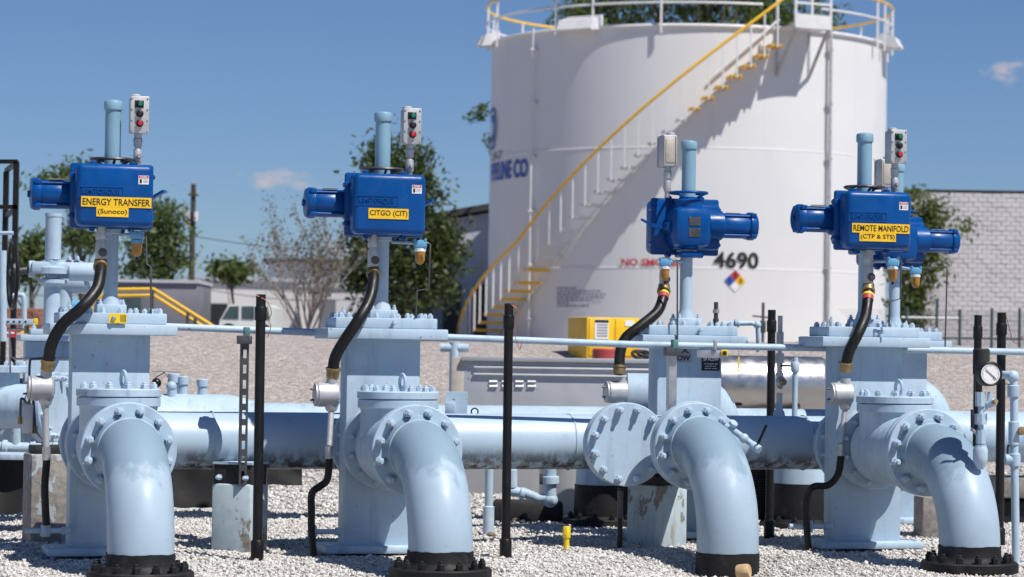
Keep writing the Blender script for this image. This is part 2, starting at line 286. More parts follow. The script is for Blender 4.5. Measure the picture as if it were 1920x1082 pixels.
# ------------------------------------------------------------------ mesh helpers
class B:
    """collects shapes into one mesh"""
    def __init__(s): s.v = []; s.f = []
    def add(s, vs, fs):
        o = len(s.v); s.v += [tuple(x) for x in vs]; s.f += [tuple(i + o for i in f) for f in fs]; return s
    def box(s, c, d, bev=0.0, seg=2, rot=None):
        c = Vector(c); hx, hy, hz = (x / 2 for x in d)
        if bev <= 0:
            vs = [Vector((x, y, z)) for z in (-hz, hz) for x, y in ((-hx, -hy), (hx, -hy), (hx, hy), (-hx, hy))]
            fs = [(3, 2, 1, 0), (4, 5, 6, 7), (0, 1, 5, 4), (1, 2, 6, 5), (2, 3, 7, 6), (3, 0, 4, 7)]
        else:
            bm = bmesh.new(); bmesh.ops.create_cube(bm, size=1)
            for v in bm.verts: v.co = Vector((v.co.x * d[0], v.co.y * d[1], v.co.z * d[2]))
            bmesh.ops.bevel(bm, geom=bm.edges[:], offset=min(bev, min(d) * 0.49), segments=seg, affect='EDGES', profile=0.5)
            bm.verts.index_update(); vs = [v.co.copy() for v in bm.verts]; fs = [[v.index for v in f.verts] for f in bm.faces]; bm.free()
        if rot: vs = [rot @ v for v in vs]
        return s.add([v + c for v in vs], fs)
    def lathe(s, prof, o, axis=(0, 0, 1), seg=28):
        """prof: list of (radius, distance along the axis)"""
        o = Vector(o); a = Vector(axis).normalized()
        t = Vector((0, 0, 1)) if abs(a.z) < 0.9 else Vector((1, 0, 0))
        e1 = a.cross(t).normalized(); e2 = a.cross(e1)
        vs = []; fs = []
        for r, h in prof:
            for k in range(seg):
                q = 2 * math.pi * k / seg
                vs.append(o + a * h + (e1 * math.cos(q) + e2 * math.sin(q)) * max(r, 1e-5))
        for i in range(len(prof) - 1):
            for k in range(seg):
                k2 = (k + 1) % seg
                fs.append((i * seg + k, i * seg + k2, (i + 1) * seg + k2, (i + 1) * seg + k))
        if prof[0][0] > 1e-4: fs.append(tuple(range(seg))[::-1])
        if prof[-1][0] > 1e-4: fs.append(tuple((len(prof) - 1) * seg + k for k in range(seg)))
        return s.add(vs, fs)
    def cyl(s, p0, p1, r, r1=None, seg=20):
        p0 = Vector(p0); p1 = Vector(p1)
        return s.lathe([(r, 0), (r if r1 is None else r1, (p1 - p0).length)], p0, p1 - p0, seg)
    def rcyl(s, p0, p1, r, e=0.004, seg=24):
        p0 = Vector(p0); p1 = Vector(p1); L = (p1 - p0).length
        return s.lathe([(r - e, 0), (r, e), (r, L - e), (r - e, L)], p0, p1 - p0, seg)
    def tube(s, pts, r, seg=14, cap=True):
        pts = [Vector(p) for p in pts]; n = len(pts); rr = r if isinstance(r, (list, tuple)) else [r] * n
        t0 = (pts[1] - pts[0]).normalized(); ref = Vector((0, 0, 1)) if abs(t0.z) < 0.9 else Vector((1, 0, 0))
        e1 = t0.cross(ref).normalized(); vs = []; fs = []
        for i in range(n):
            t = (pts[min(i + 1, n - 1)] - pts[max(i - 1, 0)]).normalized()
            e1 = (e1 - t * e1.dot(t)).normalized(); e2 = t.cross(e1)
            for k in range(seg):
                q = 2 * math.pi * k / seg; vs.append(pts[i] + (e1 * math.cos(q) + e2 * math.sin(q)) * rr[i])
        for i in range(n - 1):
            for k in range(seg):
                k2 = (k + 1) % seg; fs.append((i * seg + k, i * seg + k2, (i + 1) * seg + k2, (i + 1) * seg + k))
        if cap: fs.append(tuple(range(seg))[::-1]); fs.append(tuple((n - 1) * seg + k for k in range(seg)))
        return s.add(vs, fs)
    def torus(s, c, axis, Rm, r, seg=36, rs=10, sz=1.0):
        c = Vector(c); a = Vector(axis).normalized(); t = Vector((0, 0, 1)) if abs(a.z) < 0.9 else Vector((1, 0, 0))
        e1 = a.cross(t).normalized(); e2 = a.cross(e1); vs = []; fs = []
        for i in range(seg):
            q = 2 * math.pi * i / seg; d = e1 * math.cos(q) + e2 * math.sin(q) * sz
            for k in range(rs):
                w = 2 * math.pi * k / rs; vs.append(c + d * Rm + (d * math.cos(w) + a * math.sin(w)) * r)
        for i in range(seg):
            for k in range(rs):
                i2 = (i + 1) % seg; k2 = (k + 1) % rs; fs.append((i * rs + k, i2 * rs + k, i2 * rs + k2, i * rs + k2))
        return s.add(vs, fs)
    def ball(s, c, r, seg=16, rings=10):
        rx, ry, rz = r if isinstance(r, (list, tuple)) else (r, r, r); c = Vector(c); vs = [c + Vector((0, 0, -rz))]; fs = []
        for i in range(1, rings):
            t = -math.pi / 2 + math.pi * i / rings
            for k in range(seg):
                q = 2 * math.pi * k / seg; vs.append(c + Vector((rx * math.cos(t) * math.cos(q), ry * math.cos(t) * math.sin(q), rz * math.sin(t))))
        vs.append(c + Vector((0, 0, rz))); top = len(vs) - 1
        for k in range(seg):
            k2 = (k + 1) % seg; fs.append((0, 1 + k2, 1 + k))
            for i in range(rings - 2): fs.append((1 + i * seg + k, 1 + i * seg + k2, 1 + (i + 1) * seg + k2, 1 + (i + 1) * seg + k))
            fs.append((1 + (rings - 2) * seg + k, 1 + (rings - 2) * seg + k2, top))
        return s.add(vs, fs)
    def prism(s, pts, d):
        """a flat outline of points, thickened along the vector d"""
        n = len(pts); d = Vector(d); vs = [Vector(p) for p in pts] + [Vector(p) + d for p in pts]
        fs = [tuple(range(n))[::-1], tuple(range(n, 2 * n))] + [(i, (i + 1) % n, n + (i + 1) % n, n + i) for i in range(n)]
        return s.add(vs, fs)
    def beam(s, p0, p1, w, h, up=(0, 0, 1)):
        """a square bar between two points"""
        p0 = Vector(p0); p1 = Vector(p1); t = (p1 - p0).normalized(); u = Vector(up)
        if abs(t.dot(u)) > 0.98: u = Vector((0, 1, 0))
        e1 = t.cross(u).normalized() * w / 2; e2 = e1.cross(t).normalized() * h / 2
        vs = [p + a * e1 + b * e2 for p in (p0, p1) for a, b in ((-1, -1), (1, -1), (1, 1), (-1, 1))]
        return s.add(vs, [(0, 1, 2, 3), (7, 6, 5, 4), (0, 4, 5, 1), (1, 5, 6, 2), (2, 6, 7, 3), (3, 7, 4, 0)])
    def mesh(s, name, m, ang=32):
        me = bpy.data.meshes.new(name); me.from_pydata(s.v, [], s.f)
        bm = bmesh.new(); bm.from_mesh(me); bmesh.ops.recalc_face_normals(bm, faces=bm.faces[:]); bm.to_mesh(me); bm.free()
        if ang:
            me.shade_smooth(); me.set_sharp_from_angle(angle=R(ang))
        me.materials.append(M[m]); return me
    def done(s, name, m, parent=None, ang=32):
        o = bpy.data.objects.new(name, s.mesh(name, m, ang)); COL.objects.link(o); o.parent = parent; return o

def tag(o, label, cat, group=None, kind=None):
    o['label'] = label; o['category'] = cat
    if group: o['group'] = group
    if kind: o['kind'] = kind
    return o
def thing(name, label, cat, loc=(0, 0, 0), rz=0.0, group=None):
    o = bpy.data.objects.new(name, None); COL.objects.link(o); o.empty_display_size = 0.1
    o.location = loc; o.rotation_euler = (0, 0, rz); return tag(o, label, cat, group)
def struct(o): o['kind'] = 'structure'; return o
def stuff(o): o['kind'] = 'stuff'; return o
def dup(root, loc, rz, label, group=None):
    r = root.copy(); COL.objects.link(r); r.location = loc; r.rotation_euler = (0, 0, rz); r['label'] = label
    if group: r['group'] = group
    for ch in root.children:
        c = ch.copy(); COL.objects.link(c); c.parent = r
        for g in ch.children:
            d = g.copy(); COL.objects.link(d); d.parent = c
    return r
def inst(name, me, parent, loc, axis=(0, 0, 1), spin=0.0, sc=1.0):
    o = bpy.data.objects.new(name, me); COL.objects.link(o); o.parent = parent; o.location = loc
    q = Vector(axis).to_track_quat('Z', 'Y'); o.rotation_mode = 'QUATERNION'
    o.rotation_quaternion = q @ Matrix.Rotation(spin, 3, 'Z').to_quaternion()
    o.scale = (sc, sc, sc); return o
def spline(pts, n=10):
    pts = [Vector(p) for p in pts]; P = [2 * pts[0] - pts[1]] + pts + [2 * pts[-1] - pts[-2]]; out = []
    for i in range(1, len(P) - 2):
        for k in range(n):
            t = k / n; a, b, c, d = P[i - 1], P[i], P[i + 1], P[i + 2]
            out.append(0.5 * ((2 * b) + (c - a) * t + (2 * a - 5 * b + 4 * c - d) * t * t + (3 * b - a - 3 * c + d) * t ** 3))
    return out + [pts[-1]]
_tx = {}
def text_verts(body, bold=0.0, res=3):
    """lettering as flat faces in the x-z plane, centred, 1 unit of cap height"""
    key = (body, bold)
    if key not in _tx:
        cu = bpy.data.curves.new('lettering', 'FONT'); cu.body = body; cu.size = 1; cu.offset = bold; cu.resolution_u = res
        o = bpy.data.objects.new('lettering', cu); COL.objects.link(o); bpy.context.view_layer.update()
        dg = bpy.context.evaluated_depsgraph_get(); me = bpy.data.meshes.new_from_object(o.evaluated_get(dg))
        vs = [v.co.copy() for v in me.vertices]; fs = [tuple(p.vertices) for p in me.polygons]
        bpy.data.objects.remove(o); bpy.data.curves.remove(cu); bpy.data.meshes.remove(me)
        x0 = min(v.x for v in vs); x1 = max(v.x for v in vs); y0 = min(v.y for v in vs); y1 = max(v.y for v in vs)
        _tx[key] = ([((v.x - (x0 + x1) / 2), (v.y - (y0 + y1) / 2)) for v in vs], fs, x1 - x0, y1 - y0)
    return _tx[key]
def text_on(b, body, c, w, h, y_out=0.0, bold=0.02):
    """flat print facing local -y, fitted into w x h about c"""
    vs, fs, tw, th = text_verts(body, bold)
    return b.add([(c[0] + x * w / tw, c[1] - y_out, c[2] + z * h / th) for x, z in vs], fs)
def text_solid(b, body, c, w, h, d, bold=0.02):
    """raised lettering facing local -y"""
    vs, fs, tw, th = text_verts(body, bold); n = len(vs)
    pts = [(c[0] + x * w / tw, c[1] - d, c[2] + z * h / th) for x, z in vs] + [(c[0] + x * w / tw, c[1], c[2] + z * h / th) for x, z in vs]
    from collections import Counter
    ed = {}
    for f in fs:
        for i in range(len(f)):
            e = (f[i], f[(i + 1) % len(f)]); ed[e] = 1
    sides = [(e[1], e[0], e[0] + n, e[1] + n) for e in ed if (e[1], e[0]) not in ed]
    return b.add(pts, list(fs) + sides)

# shared small pieces
def _bolt(h, stud, m, name='bolt'):
    b = B(); b.lathe([(0.0165, 0), (0.0165, 0.003)], (0, 0, 0), seg=14)
    b.lathe([(0.0145, 0.003), (0.0145, h - 0.002), (0.0125, h)], (0, 0, 0), seg=6)
    if stud: b.lathe([(0.0085, h), (0.0085, h + stud - 0.002), (0.007, h + stud)], (0, 0, 0), seg=12)
    return b.mesh(name, m, 30)
ME_BOLT = _bolt(0.018, 0.007, 'bolt_paint'); ME_LONG = _bolt(0.026, 0.014, 'bolt_paint'); ME_STUD = _bolt(0.018, 0.015, 'bolt_paint'); ME_BLACK = _bolt(0.024, 0.010, 'black_coat')
def _screw(m):
    b = B(); b.lathe([(0.004, 0), (0.004, 0.003), (0.003, 0.004)], (0, 0, 0), seg=10); return b.mesh('screw', m)
ME_SCREW = _screw('galvanised'); ME_SCREW_BLUE = _screw('actuator_blue')
def ring_bolts(parent, c, axis, rad, n, me, sc=1.0, phase=0.5, name='bolt'):
    c = Vector(c); a = Vector(axis).normalized(); t = Vector((0, 0, 1)) if abs(a.z) < 0.9 else Vector((1, 0, 0))
    e1 = a.cross(t).normalized(); e2 = a.cross(e1)
    for k in range(n):
        q = 2 * math.pi * (k + phase) / n
        inst(name, me, parent, c + (e1 * math.cos(q) + e2 * math.sin(q)) * rad, a, q + random.uniform(-0.4, 0.4), sc * random.uniform(0.96, 1.04))

# ------------------------------------------------------------------ ground
def sstep(a, b, x):
    t = min(1, max(0, (x - a) / (b - a))); return t * t * (3 - 2 * t)
E3 = (1.02, 12.5)
def gz(x, y):
    z = 1.08 * sstep(18.6, 24.6, y)
    if y < 40:
        z += 0.022 * (noise.noise(Vector((x * 1.3, y * 1.3, 0))) + 0.5 * noise.noise(Vector((x * 3.1, y * 3.1, 5)))) - 0.012
        z += 0.12 * sstep(18.6, 22, y) * noise.noise(Vector((x * 0.5, y * 0.4, 9)))
        z -= 0.10 * math.exp(-(((x - E3[0]) / 0.42) ** 2 + ((y - E3[1] + 0.15) / 0.5) ** 2))
    return z
def build_ground():
    xs = [-900, -300, -120, -60, -30, -16, -10, -7] + [round(-5 + 0.125 * i, 4) for i in range(81)] + [7, 10, 16, 30, 60, 120, 300, 900]
    ys = [-60, -10, 0, 5, 8] + [round(9.5 + 0.125 * i, 4) for i in range(130)] + [27, 30, 35, 40, 50, 70, 100, 160, 300, 700, 1800, 4000]
    b = B(); vs = [(x, y, gz(x, y)) for y in ys for x in xs]; n = len(xs)
    fs = [(j * n + i, j * n + i + 1, (j + 1) * n + i + 1, (j + 1) * n + i) for j in range(len(ys) - 1) for i in range(n - 1)]
    b.add(vs, fs); struct(b.done('ground', 'gravel_ground', None, 60))
build_ground()
def build_gravel(n=320000):
    y = np.sqrt(rng.uniform(10.8 ** 2, 15.8 ** 2, n)); x = rng.uniform(-1, 1, n) * (0.2 * y + 0.25)
    far = rng.random(n) < 0.13; y[far] = np.sqrt(rng.uniform(15.6 ** 2, 20.0 ** 2, far.sum())); x[far] = rng.uniform(-1, 1, far.sum()) * (0.2 * y[far] + 0.25)
    base = np.array([(1, 0, 0), (-1, 0, 0), (0, 1, 0), (0, -1, 0), (0, 0, 1), (0, 0, -1)], float)
    tri = np.array([(0, 2, 4), (2, 1, 4), (1, 3, 4), (3, 0, 4), (2, 0, 5), (1, 2, 5), (3, 1, 5), (0, 3, 5)])
    P = base[None] * rng.uniform(0.55, 1.25, (n, 6, 1)) + rng.normal(0, 0.22, (n, 6, 3))
    q = rng.normal(size=(n, 4)); q /= np.linalg.norm(q, axis=1, keepdims=True); w, a, b_, c = q.T
    Rm = np.stack([np.stack([1 - 2 * (b_ * b_ + c * c), 2 * (a * b_ - c * w), 2 * (a * c + b_ * w)], -1),
                   np.stack([2 * (a * b_ + c * w), 1 - 2 * (a * a + c * c), 2 * (b_ * c - a * w)], -1),
                   np.stack([2 * (a * c - b_ * w), 2 * (b_ * c + a * w), 1 - 2 * (a * a + b_ * b_)], -1)], 1)
    z = np.array([gz(a, c) for a, c in zip(x.tolist(), y.tolist())])
    s = rng.gamma(5, 0.00118, n).clip(0.003, 0.018); s[far] *= 1.7; s[rng.random(n) < 0.002] *= 2.0
    P = np.einsum('nij,nkj->nki', Rm, P) * s[:, None, None]; P[:, :, 2] *= 0.8
    P += np.stack([x, y, z + s * rng.uniform(0.1, 0.75, n)], -1)[:, None]
    me = bpy.data.meshes.new('gravel'); me.vertices.add(n * 6); me.vertices.foreach_set('co', P.ravel())
    F_ = (tri[None] + (np.arange(n) * 6)[:, None, None]).reshape(-1)
    me.loops.add(len(F_)); me.loops.foreach_set('vertex_index', F_.astype(np.int32))
    me.polygons.add(n * 8); me.polygons.foreach_set('loop_start', np.arange(0, n * 24, 3, dtype=np.int32))
    me.update(calc_edges=True); me.materials.append(M['gravel_stone'])
    o = bpy.data.objects.new('gravel', me); COL.objects.link(o); o['kind'] = 'stuff'; o['label'] = 'pale crushed stone covering the ground'; o['category'] = 'gravel'
build_gravel()

# ------------------------------------------------------------------ storage tank
TY = 70.0; TR = 5.2; PXM = FPX / TY
tp = W(1287, 400, TY); TZ = 0.9; TTOP = 8.98
tank = thing('storage_tank', 'large white cylindrical storage tank with number 4690 and curved stair', 'tank', (tp.x, TY, TZ))
def tpt(phi, z, r): return Vector((r * math.sin(phi), -r * math.cos(phi), z - TZ))
def course(z0, z1, r):
    b = B(); n = 120; vs = []; fs = []
    for z in (z0, z1):
        for k in range(n): vs.append(tpt(2 * math.pi * k / n, z, r))
    for k in range(n):
        k2 = (k + 1) % n; fs.append((k, k2, n + k2, n + k))
    fs.append(tuple(range(n, 2 * n)))
    b.add(vs, fs); b.done('shell_course', 'tank_white', tank, 40)
zc = [TZ, 3.06, 6.0, TTOP]
for i in range(3): course(zc[i], zc[i + 1] - 0.0, TR + (0, -0.012, -0.024)[i])
b = B()
for z, r in ((3.06, TR), (6.0, TR - 0.012)): b.torus(tpt(0, z, 0), (0, 0, 1), r - 0.004, 0.012, 120, 6)
b.done('weld_seam', 'tank_white', tank)
B().torus(tpt(0, TTOP, 0), (0, 0, 1), TR, 0.05, 120, 8).done('top_curb', 'tank_white', tank)
B().lathe([(TR - 0.02, 0), (0.05, 0.35)], tpt(0, TTOP + 0.02, 0), seg=80).done('roof', 'white_trim', tank)
def arc(z, r, a0, a1, n, f=None): return [tpt(R(a0 + (a1 - a0) * i / n), z if f is None else f(a0 + (a1 - a0) * i / n), r) for i in range(n + 1)]
RR = TR + 0.12
B().tube(arc(TTOP + 1.02, RR, 34, 338, 140), 0.035, 8).done('top_rail', 'safety_yellow', tank)
B().tube(arc(TTOP + 0.55, RR, 34, 376, 140), 0.03, 8).done('mid_rail', 'white_trim', tank)
POSTS = [-82, -71, -42, -30, -11, 60, 66, 78, 95, 115, 135, 155, 175, 195, 215, 235, 255]
for a in POSTS:
    g = B(); g.box(tpt(R(a), TTOP + 0.42, RR), (0.055, 0.055, 1.24)); g.done('rail_post', 'white_trim', tank)
for a, w in ((-82, 0.5), (-34, 1.0), (72, 0.75), (110, 0.8), (160, .8), (200, .8), (240, .8)):   # vent hoods on the rim
    g = B(); rz = Matrix.Rotation(R(a), 3, 'Z')
    out = [(-w / 2, 0.15, 0.30), (-w / 2, -0.30, 0.16), (-w / 2, -0.42, -0.08), (-w / 2, -0.36, -0.12), (-w / 2, 0.15, -0.05)]
    g.prism([rz @ Vector(p) + tpt(R(a), TTOP + 0.02, TR) for p in out], rz @ Vector((w, 0, 0))); g.done('vent_hood', 'white_trim', tank, 20)
def phi_at(px, z):
    """angle on the shell, at height z, that the photograph shows at column px"""
    lo, hi = R(-84), R(84)
    for _ in range(40):
        m_ = (lo + hi) / 2; d = tpt(m_, z, TR) + Vector((tp.x, TY, TZ)) - CAM; x = 960 + FPX * d.dot(RT) / d.dot(F)
        lo, hi = (m_, hi) if x < px else (lo, m_)
    return lo
# conduit running down the shell
for a in (math.degrees(phi_at(1550, 5.0)), -51.2):
    g = B(); g.tube([tpt(R(a), TTOP + 0.1, TR + 0.07), tpt(R(a), TTOP - 0.35, TR + 0.09), tpt(R(a), TZ + 0.2, TR + 0.09)], 0.045 if a > 0 else 0.022, 8)
    for k in range(6): g.box(tpt(R(a), 1.8 + 1.35 * k, TR + 0.06), (0.16, 0.12, 0.05))
    g.done('downpipe', 'cast_grey' if a > 0 else 'white_trim', tank)
# stair
A0, A1 = -82.0, 19.0
def sz(a): return 2.68 + (a + 48) * (0.0885 if a > -48 else 0.060) + (0.2 * math.sin(math.pi * (a + 48) / 67) if a > -48 else 0)
RO = TR + 0.76
NS = 31
tread = [A0 + (A1 - A0) * (i + 0.5) / NS for i in range(NS)]
for i, a in enumerate(tread):
    z = sz(a); rz = Matrix.Rotation(R(a), 3, 'Z'); g = B()
    c = tpt(R(a), z, TR + 0.42)
    yellow = i < 12 or i > 23
    g.box(c, (0.25, 0.66, 0.03), rot=rz)
    g.box(c + rz @ Vector((-0.125, 0, -0.02)), (0.02, 0.66, 0.075), rot=rz); g.box(c + rz @ Vector((0.125, 0, -0.02)), (0.02, 0.66, 0.075), rot=rz)
    t = g.done('tread', 'safety_yellow' if yellow else 'white_trim', tank)
    if i % 1 == 0:
        g = B(); p = tpt(R(a), z, RO); g.box(p + Vector((0, 0, 0.47)), (0.035, 0.035, 1.06), rot=rz); g.done('baluster', 'white_trim', tank)
B().tube(arc(0, RO, A0 - 4, A1 + 4, 70, lambda a: sz(a) + 1.02), 0.04, 8).done('stair_handrail', 'safety_yellow', tank)
B().tube(arc(0, TR + 0.06, 2, A1 + 2, 20, lambda a: sz(a) + 0.42), 0.03, 8).done('inner_rail', 'white_trim', tank)
B().tube(arc(0, TR + 0.05, A0, A1, 70, lambda a: sz(a) - 0.08), 0.025, 6).done('stringer', 'white_trim', tank)
# platform at the stair head
g = B(); am = 26.0; rz = Matrix.Rotation(R(am), 3, 'Z'); c = tpt(R(am), TTOP - 0.02, TR + 0.42)
g.box(c, (1.0, 0.9, 0.06), rot=rz); g.box(c + rz @ Vector((0, -0.46, 0.12)), (1.02, 0.02, 0.34), rot=rz); g.box(c + rz @ Vector((0.51, 0, 0.10)), (0.02, 0.9, 0.28), rot=rz)
pf = g.done('platform', 'white_trim', tank)
for sx in (-0.46, 0.46):
    g = B(); p = c + rz @ Vector((sx, -0.40, -0.03)); q = c + rz @ Vector((sx, 0.46, -1.15)); g.beam(p, q, 0.06, 0.06)
    g.beam(q, c + rz @ Vector((sx, 0.46, -0.03)), 0.06, 0.06); g.done('bracket', 'cast_grey', pf)
for sx in (-0.5, 0.5):
    for sy in (-0.44, 0.4):
        g = B(); g.box(c + rz @ Vector((sx, sy, 0.6)), (0.055, 0.055, 1.25), rot=rz); g.done('rail_post', 'white_trim', tank)
B().beam(c + rz @ Vector((-0.5, -0.44, 0.56)), c + rz @ Vector((0.5, -0.44, 0.56)), 0.05, 0.05).done('platform_rail', 'white_trim', pf)
# lettering wrapped on the shell
def tank_text(name, body, x_right_or_c, zc_, h, m, width=None, align='c', bold=0.02):
    vs, fs, tw, th = text_verts(body, bold, 4); s = h / th; wd_ = width or tw * s
    r = TR + 0.016; c = phi_at(x_right_or_c, zc_)
    off = {'c': 0, 'r': -wd_ / 2 / r, 'l': wd_ / 2 / r}[align]
    g = B(); g.add([tpt(c + off + x * wd_ / tw / r, zc_ + z * s, r) for x, z in vs], fs); return g.done(name, m, tank, 0)
def zat(px, py, dist): return W(px, py, dist).z
tank_text('lettering', 'PIPELINE CO', 990, zat(970, 317, 67.5), 0.48, 'print_blue', 2.45, 'r', 0.035)
tank_text('lettering', '24-7', 941, zat(930, 292, 68.5), 0.24, 'print_grey', 1.0, 'r')
tank_text('lettering', 'NO SMOKING', 1165, zat(1200, 492, 65), 0.175, 'print_red', 1.72, 'l', 0.03)
tank_text('lettering', '4690', 1338, zat(1378, 488, 65), 0.40, 'print_black', 1.13, 'l', 0.02)
g = B()
for i, w in enumerate((0.62, 1.30, 1.42, 1.40, 1.05, 0.36, 0.95)):     # small print too far off to read
    z = zat(1090, 540 + 5.6 * i, 65.3); a0 = phi_at(1045, z)
    k = 0.0
    while k < w:
        l = random.uniform(0.05, 0.16); l = min(l, w - k)
        g.add([tpt(a0 + q / (TR + 0.016), z + dz, TR + 0.016) for q, dz in ((k, -0.02), (k + l, -0.02), (k + l, 0.025), (k, 0.025))], [(0, 1, 2, 3)]); k += l + 0.035
g.done('small_print', 'print_grey', tank, 0)
def patch(pts, c_phi, zc_, m, name, r=TR + 0.016):
    g = B(); g.add([tpt(c_phi + x / r, zc_ + z, r) for x, z in pts], [tuple(range(len(pts)))]); return g.done(name, m, tank, 0)
dz = zat(1378, 527, 65); dphi = phi_at(1378, dz); hd = 0.275; q = hd / 2
for (x, z), m in (((0, q), 'print_red'), ((-q, 0), 'print_blue'), ((q, 0), 'sign_yellow'), ((0, -q), 'print_white')):
    patch([(x, z - q * 0.96), (x + q * 0.96, z), (x, z + q * 0.96), (x - q * 0.96, z)], dphi, dz, m, 'hazard_diamond')
for (x, z), s in (((0, q), '3'), ((-q, 0), '1'), ((q, 0), '0')):
    vs, fs, tw, th = text_verts(s, 0.02); g = B()
    g.add([tpt(dphi + (x + vx * 0.13 / th) / TR, dz + z + vz * 0.13 / th, TR + 0.022) for vx, vz in vs], fs); g.done('numeral', 'print_black', tank, 0)
lph = R(-80.5); lz = zat(915, 241, 69)                                   # round emblem at the tank's left edge
def ring(r0, r1, a0=0, a1=360):
    g = B(); n = 48; vs = []
    for i in range(n + 1):
        t = R(a0 + (a1 - a0) * i / n)
        for rr in (r0, r1): vs.append(tpt(lph + rr * math.cos(t) / TR, lz + rr * math.sin(t), TR + 0.016))
    g.add(vs, [(2 * i, 2 * i + 1, 2 * i + 3, 2 * i + 2) for i in range(n)]); g.done('emblem', 'print_blue', tank, 0)
ring(0.47, 0.56); ring(0.20, 0.36, -120, 120)

# ------------------------------------------------------------------ buildings, wall, fence
def ext(name, label, cat, px, py, Y, rz=0.0, group=None):
    p = W(px, py, Y); return thing(name, label, cat, (p.x, Y, gz(p.x, Y)), rz, group)
# pale workshop beside the tank
wk = W(885, 500, 76); k = 76 / FPX
t = thing('workshop', 'pale grey workshop with dark roof edge beside the tank', 'building', (wk.x, 76, gz(wk.x, 76)))
top = W(860, 415, 76).z - gz(wk.x, 76)
g = B(); g.prism([(-1.15, 0, 0), (3.2, 0, 0), (3.2, 0, top + 0.75), (-0.95, 0, top)], (0, 9, 0)); g.done('wall', 'wall_grey', t, 20)
g = B(); g.prism([(-1.2, -0.25, top + 0.02), (3.3, -0.25, top + 0.85), (3.3, -0.25, top + 1.05), (-1.2, -0.25, top + 0.2)], (0, 9.4, 0)); g.done('roof', 'roof_dark', t, 20)
g = B(); g.box((-0.55, -0.02, 0.9), (0.5, 0.06, 1.8)); g.done('door', 'opening_dark', t)
g = B(); g.box((0.35, -0.02, 0.95), (0.55, 0.06, 1.7)); g.done('door', 'opening_dark', t)
w2 = W(800, 500, 84); t = thing('long_shed', 'long low grey shed behind the dense green tree', 'building', (w2.x, 84, gz(w2.x, 84)))
B().box((-1, 3, 1.3), (8.0, 6, 2.6)).done('wall', 'wall_grey', t); B().box((-1, 3, 2.66), (8.3, 6.4, 0.12)).done('roof', 'roof_dark', t)
# low white warehouse at left
Y = 78; p = W(505, 600, Y); t = thing('warehouse', 'low white warehouse with flat roof behind the parked van', 'building', (p.x, Y, gz(p.x, Y))); H = W(430, 527, Y).z - gz(p.x, Y)
B().box((0.6, 5, H / 2), (6.2, 10, H)).done('wall', 'wall_white', t); B().box((0.6, 5, H + 0.06), (6.4, 10.2, 0.12)).done('roof', 'wall_grey', t)
for x in (-1.5, -0.2): B().box((x, -0.02, H * 0.42), (0.55, 0.06, 0.8)).done('window', 'opening_dark', t)
Y = 74; p = W(690, 600, Y); t = thing('stucco_building', 'white stucco building half hidden by the bare shrub', 'building', (p.x, Y, gz(p.x, Y))); H = W(620, 540, Y).z - gz(p.x, Y)
B().box((-0.3, 3, H / 2), (3.2, 6, H)).done('wall', 'wall_white', t); B().box((-0.3, 3, H + 0.05), (3.3, 6.1, 0.1)).done('roof', 'wall_grey', t)
B().box((-1.1, -0.02, H * 0.45), (0.4, 0.06, H * 0.7)).done('door', 'trailer_dark', t)
# dark site trailer behind the yellow railing
Y = 52; p = W(285, 600, Y); t = thing('site_trailer', 'dark grey site trailer behind the yellow railing', 'trailer', (p.x, Y, gz(p.x, Y))); H = W(280, 530, Y).z - gz(p.x, Y)
B().box((0, 1.2, H / 2 + 0.15), (1.75, 2.4, H - 0.3), 0.03).done('body', 'trailer_dark', t); B().box((0, 1.2, H + 0.03), (1.8, 2.5, 0.06)).done('roof', 'wall_grey', t)
B().box((-0.4, -0.02, H * 0.6), (0.35, 0.04, 0.35)).done('window', 'glass_dark', t)
for x in (-0.6, 0.6): B().rcyl((x, 0.15, 0.17), (x, 0.35, 0.17), 0.17).done('wheel', 'black_rubber', t)
# brown stack of pallets / brick pile far left
Y = 44; p = W(50, 610, Y); t = thing('brick_pile', 'low pile of red bricks behind the blue pipes at left', 'bricks', (p.x, Y, gz(p.x, Y)))
me = B().box((0, 0, 0), (0.2, 0.1, 0.065), 0.006, 1).mesh('brick', 'brick_red')
for r_ in range(7):
    for c_ in range(6): inst('brick', me, t, (-0.55 + 0.215 * c_ + (0.1 if r_ % 2 else 0), random.uniform(-.01, .01), 0.034 + 0.069 * r_), (0, 0, 1), random.uniform(-.04, .04))
# parked van
Y = 46; p = W(465, 600, Y); t = thing('parked_van', 'small white van with dark windows parked beyond the berm', 'van', (p.x, Y, gz(p.x, Y)))
z1 = W(465, 570, Y).z - gz(p.x, Y)
g = B(); g.prism([(-0.48, -0.3, 0.16), (-0.45, -0.3, z1 * 0.55), (-0.30, -0.3, z1 * 0.97), (-0.1, -0.3, z1), (0.36, -0.3, z1), (0.47, -0.3, z1 * 0.9), (0.48, -0.3, 0.16)], (0, 1.5, 0)); g.done('body', 'van_white', t, 25)
for pts in ([(-0.42, z1 * 0.58), (-0.29, z1 * 0.92), (-0.13, z1 * 0.93), (-0.13, z1 * 0.58)], [(-0.08, z1 * 0.58), (-0.08, z1 * 0.93), (0.14, z1 * 0.93), (0.14, z1 * 0.58)], [(0.19, z1 * 0.58), (0.19, z1 * 0.93), (0.36, z1 * 0.93), (0.41, z1 * 0.58)]):
    B().prism([(x, -0.31, z) for x, z in pts], (0, 0.02, 0)).done('window', 'glass_dark', t)
for x in (-0.3, 0.3):
    w = B().rcyl((x, -0.33, 0.15), (x, -0.2, 0.15), 0.15).done('wheel', 'black_rubber', t); B().cyl((x, -0.34, 0.15), (x, -0.33, 0.15), 0.08).done('rim', 'galvanised', w)
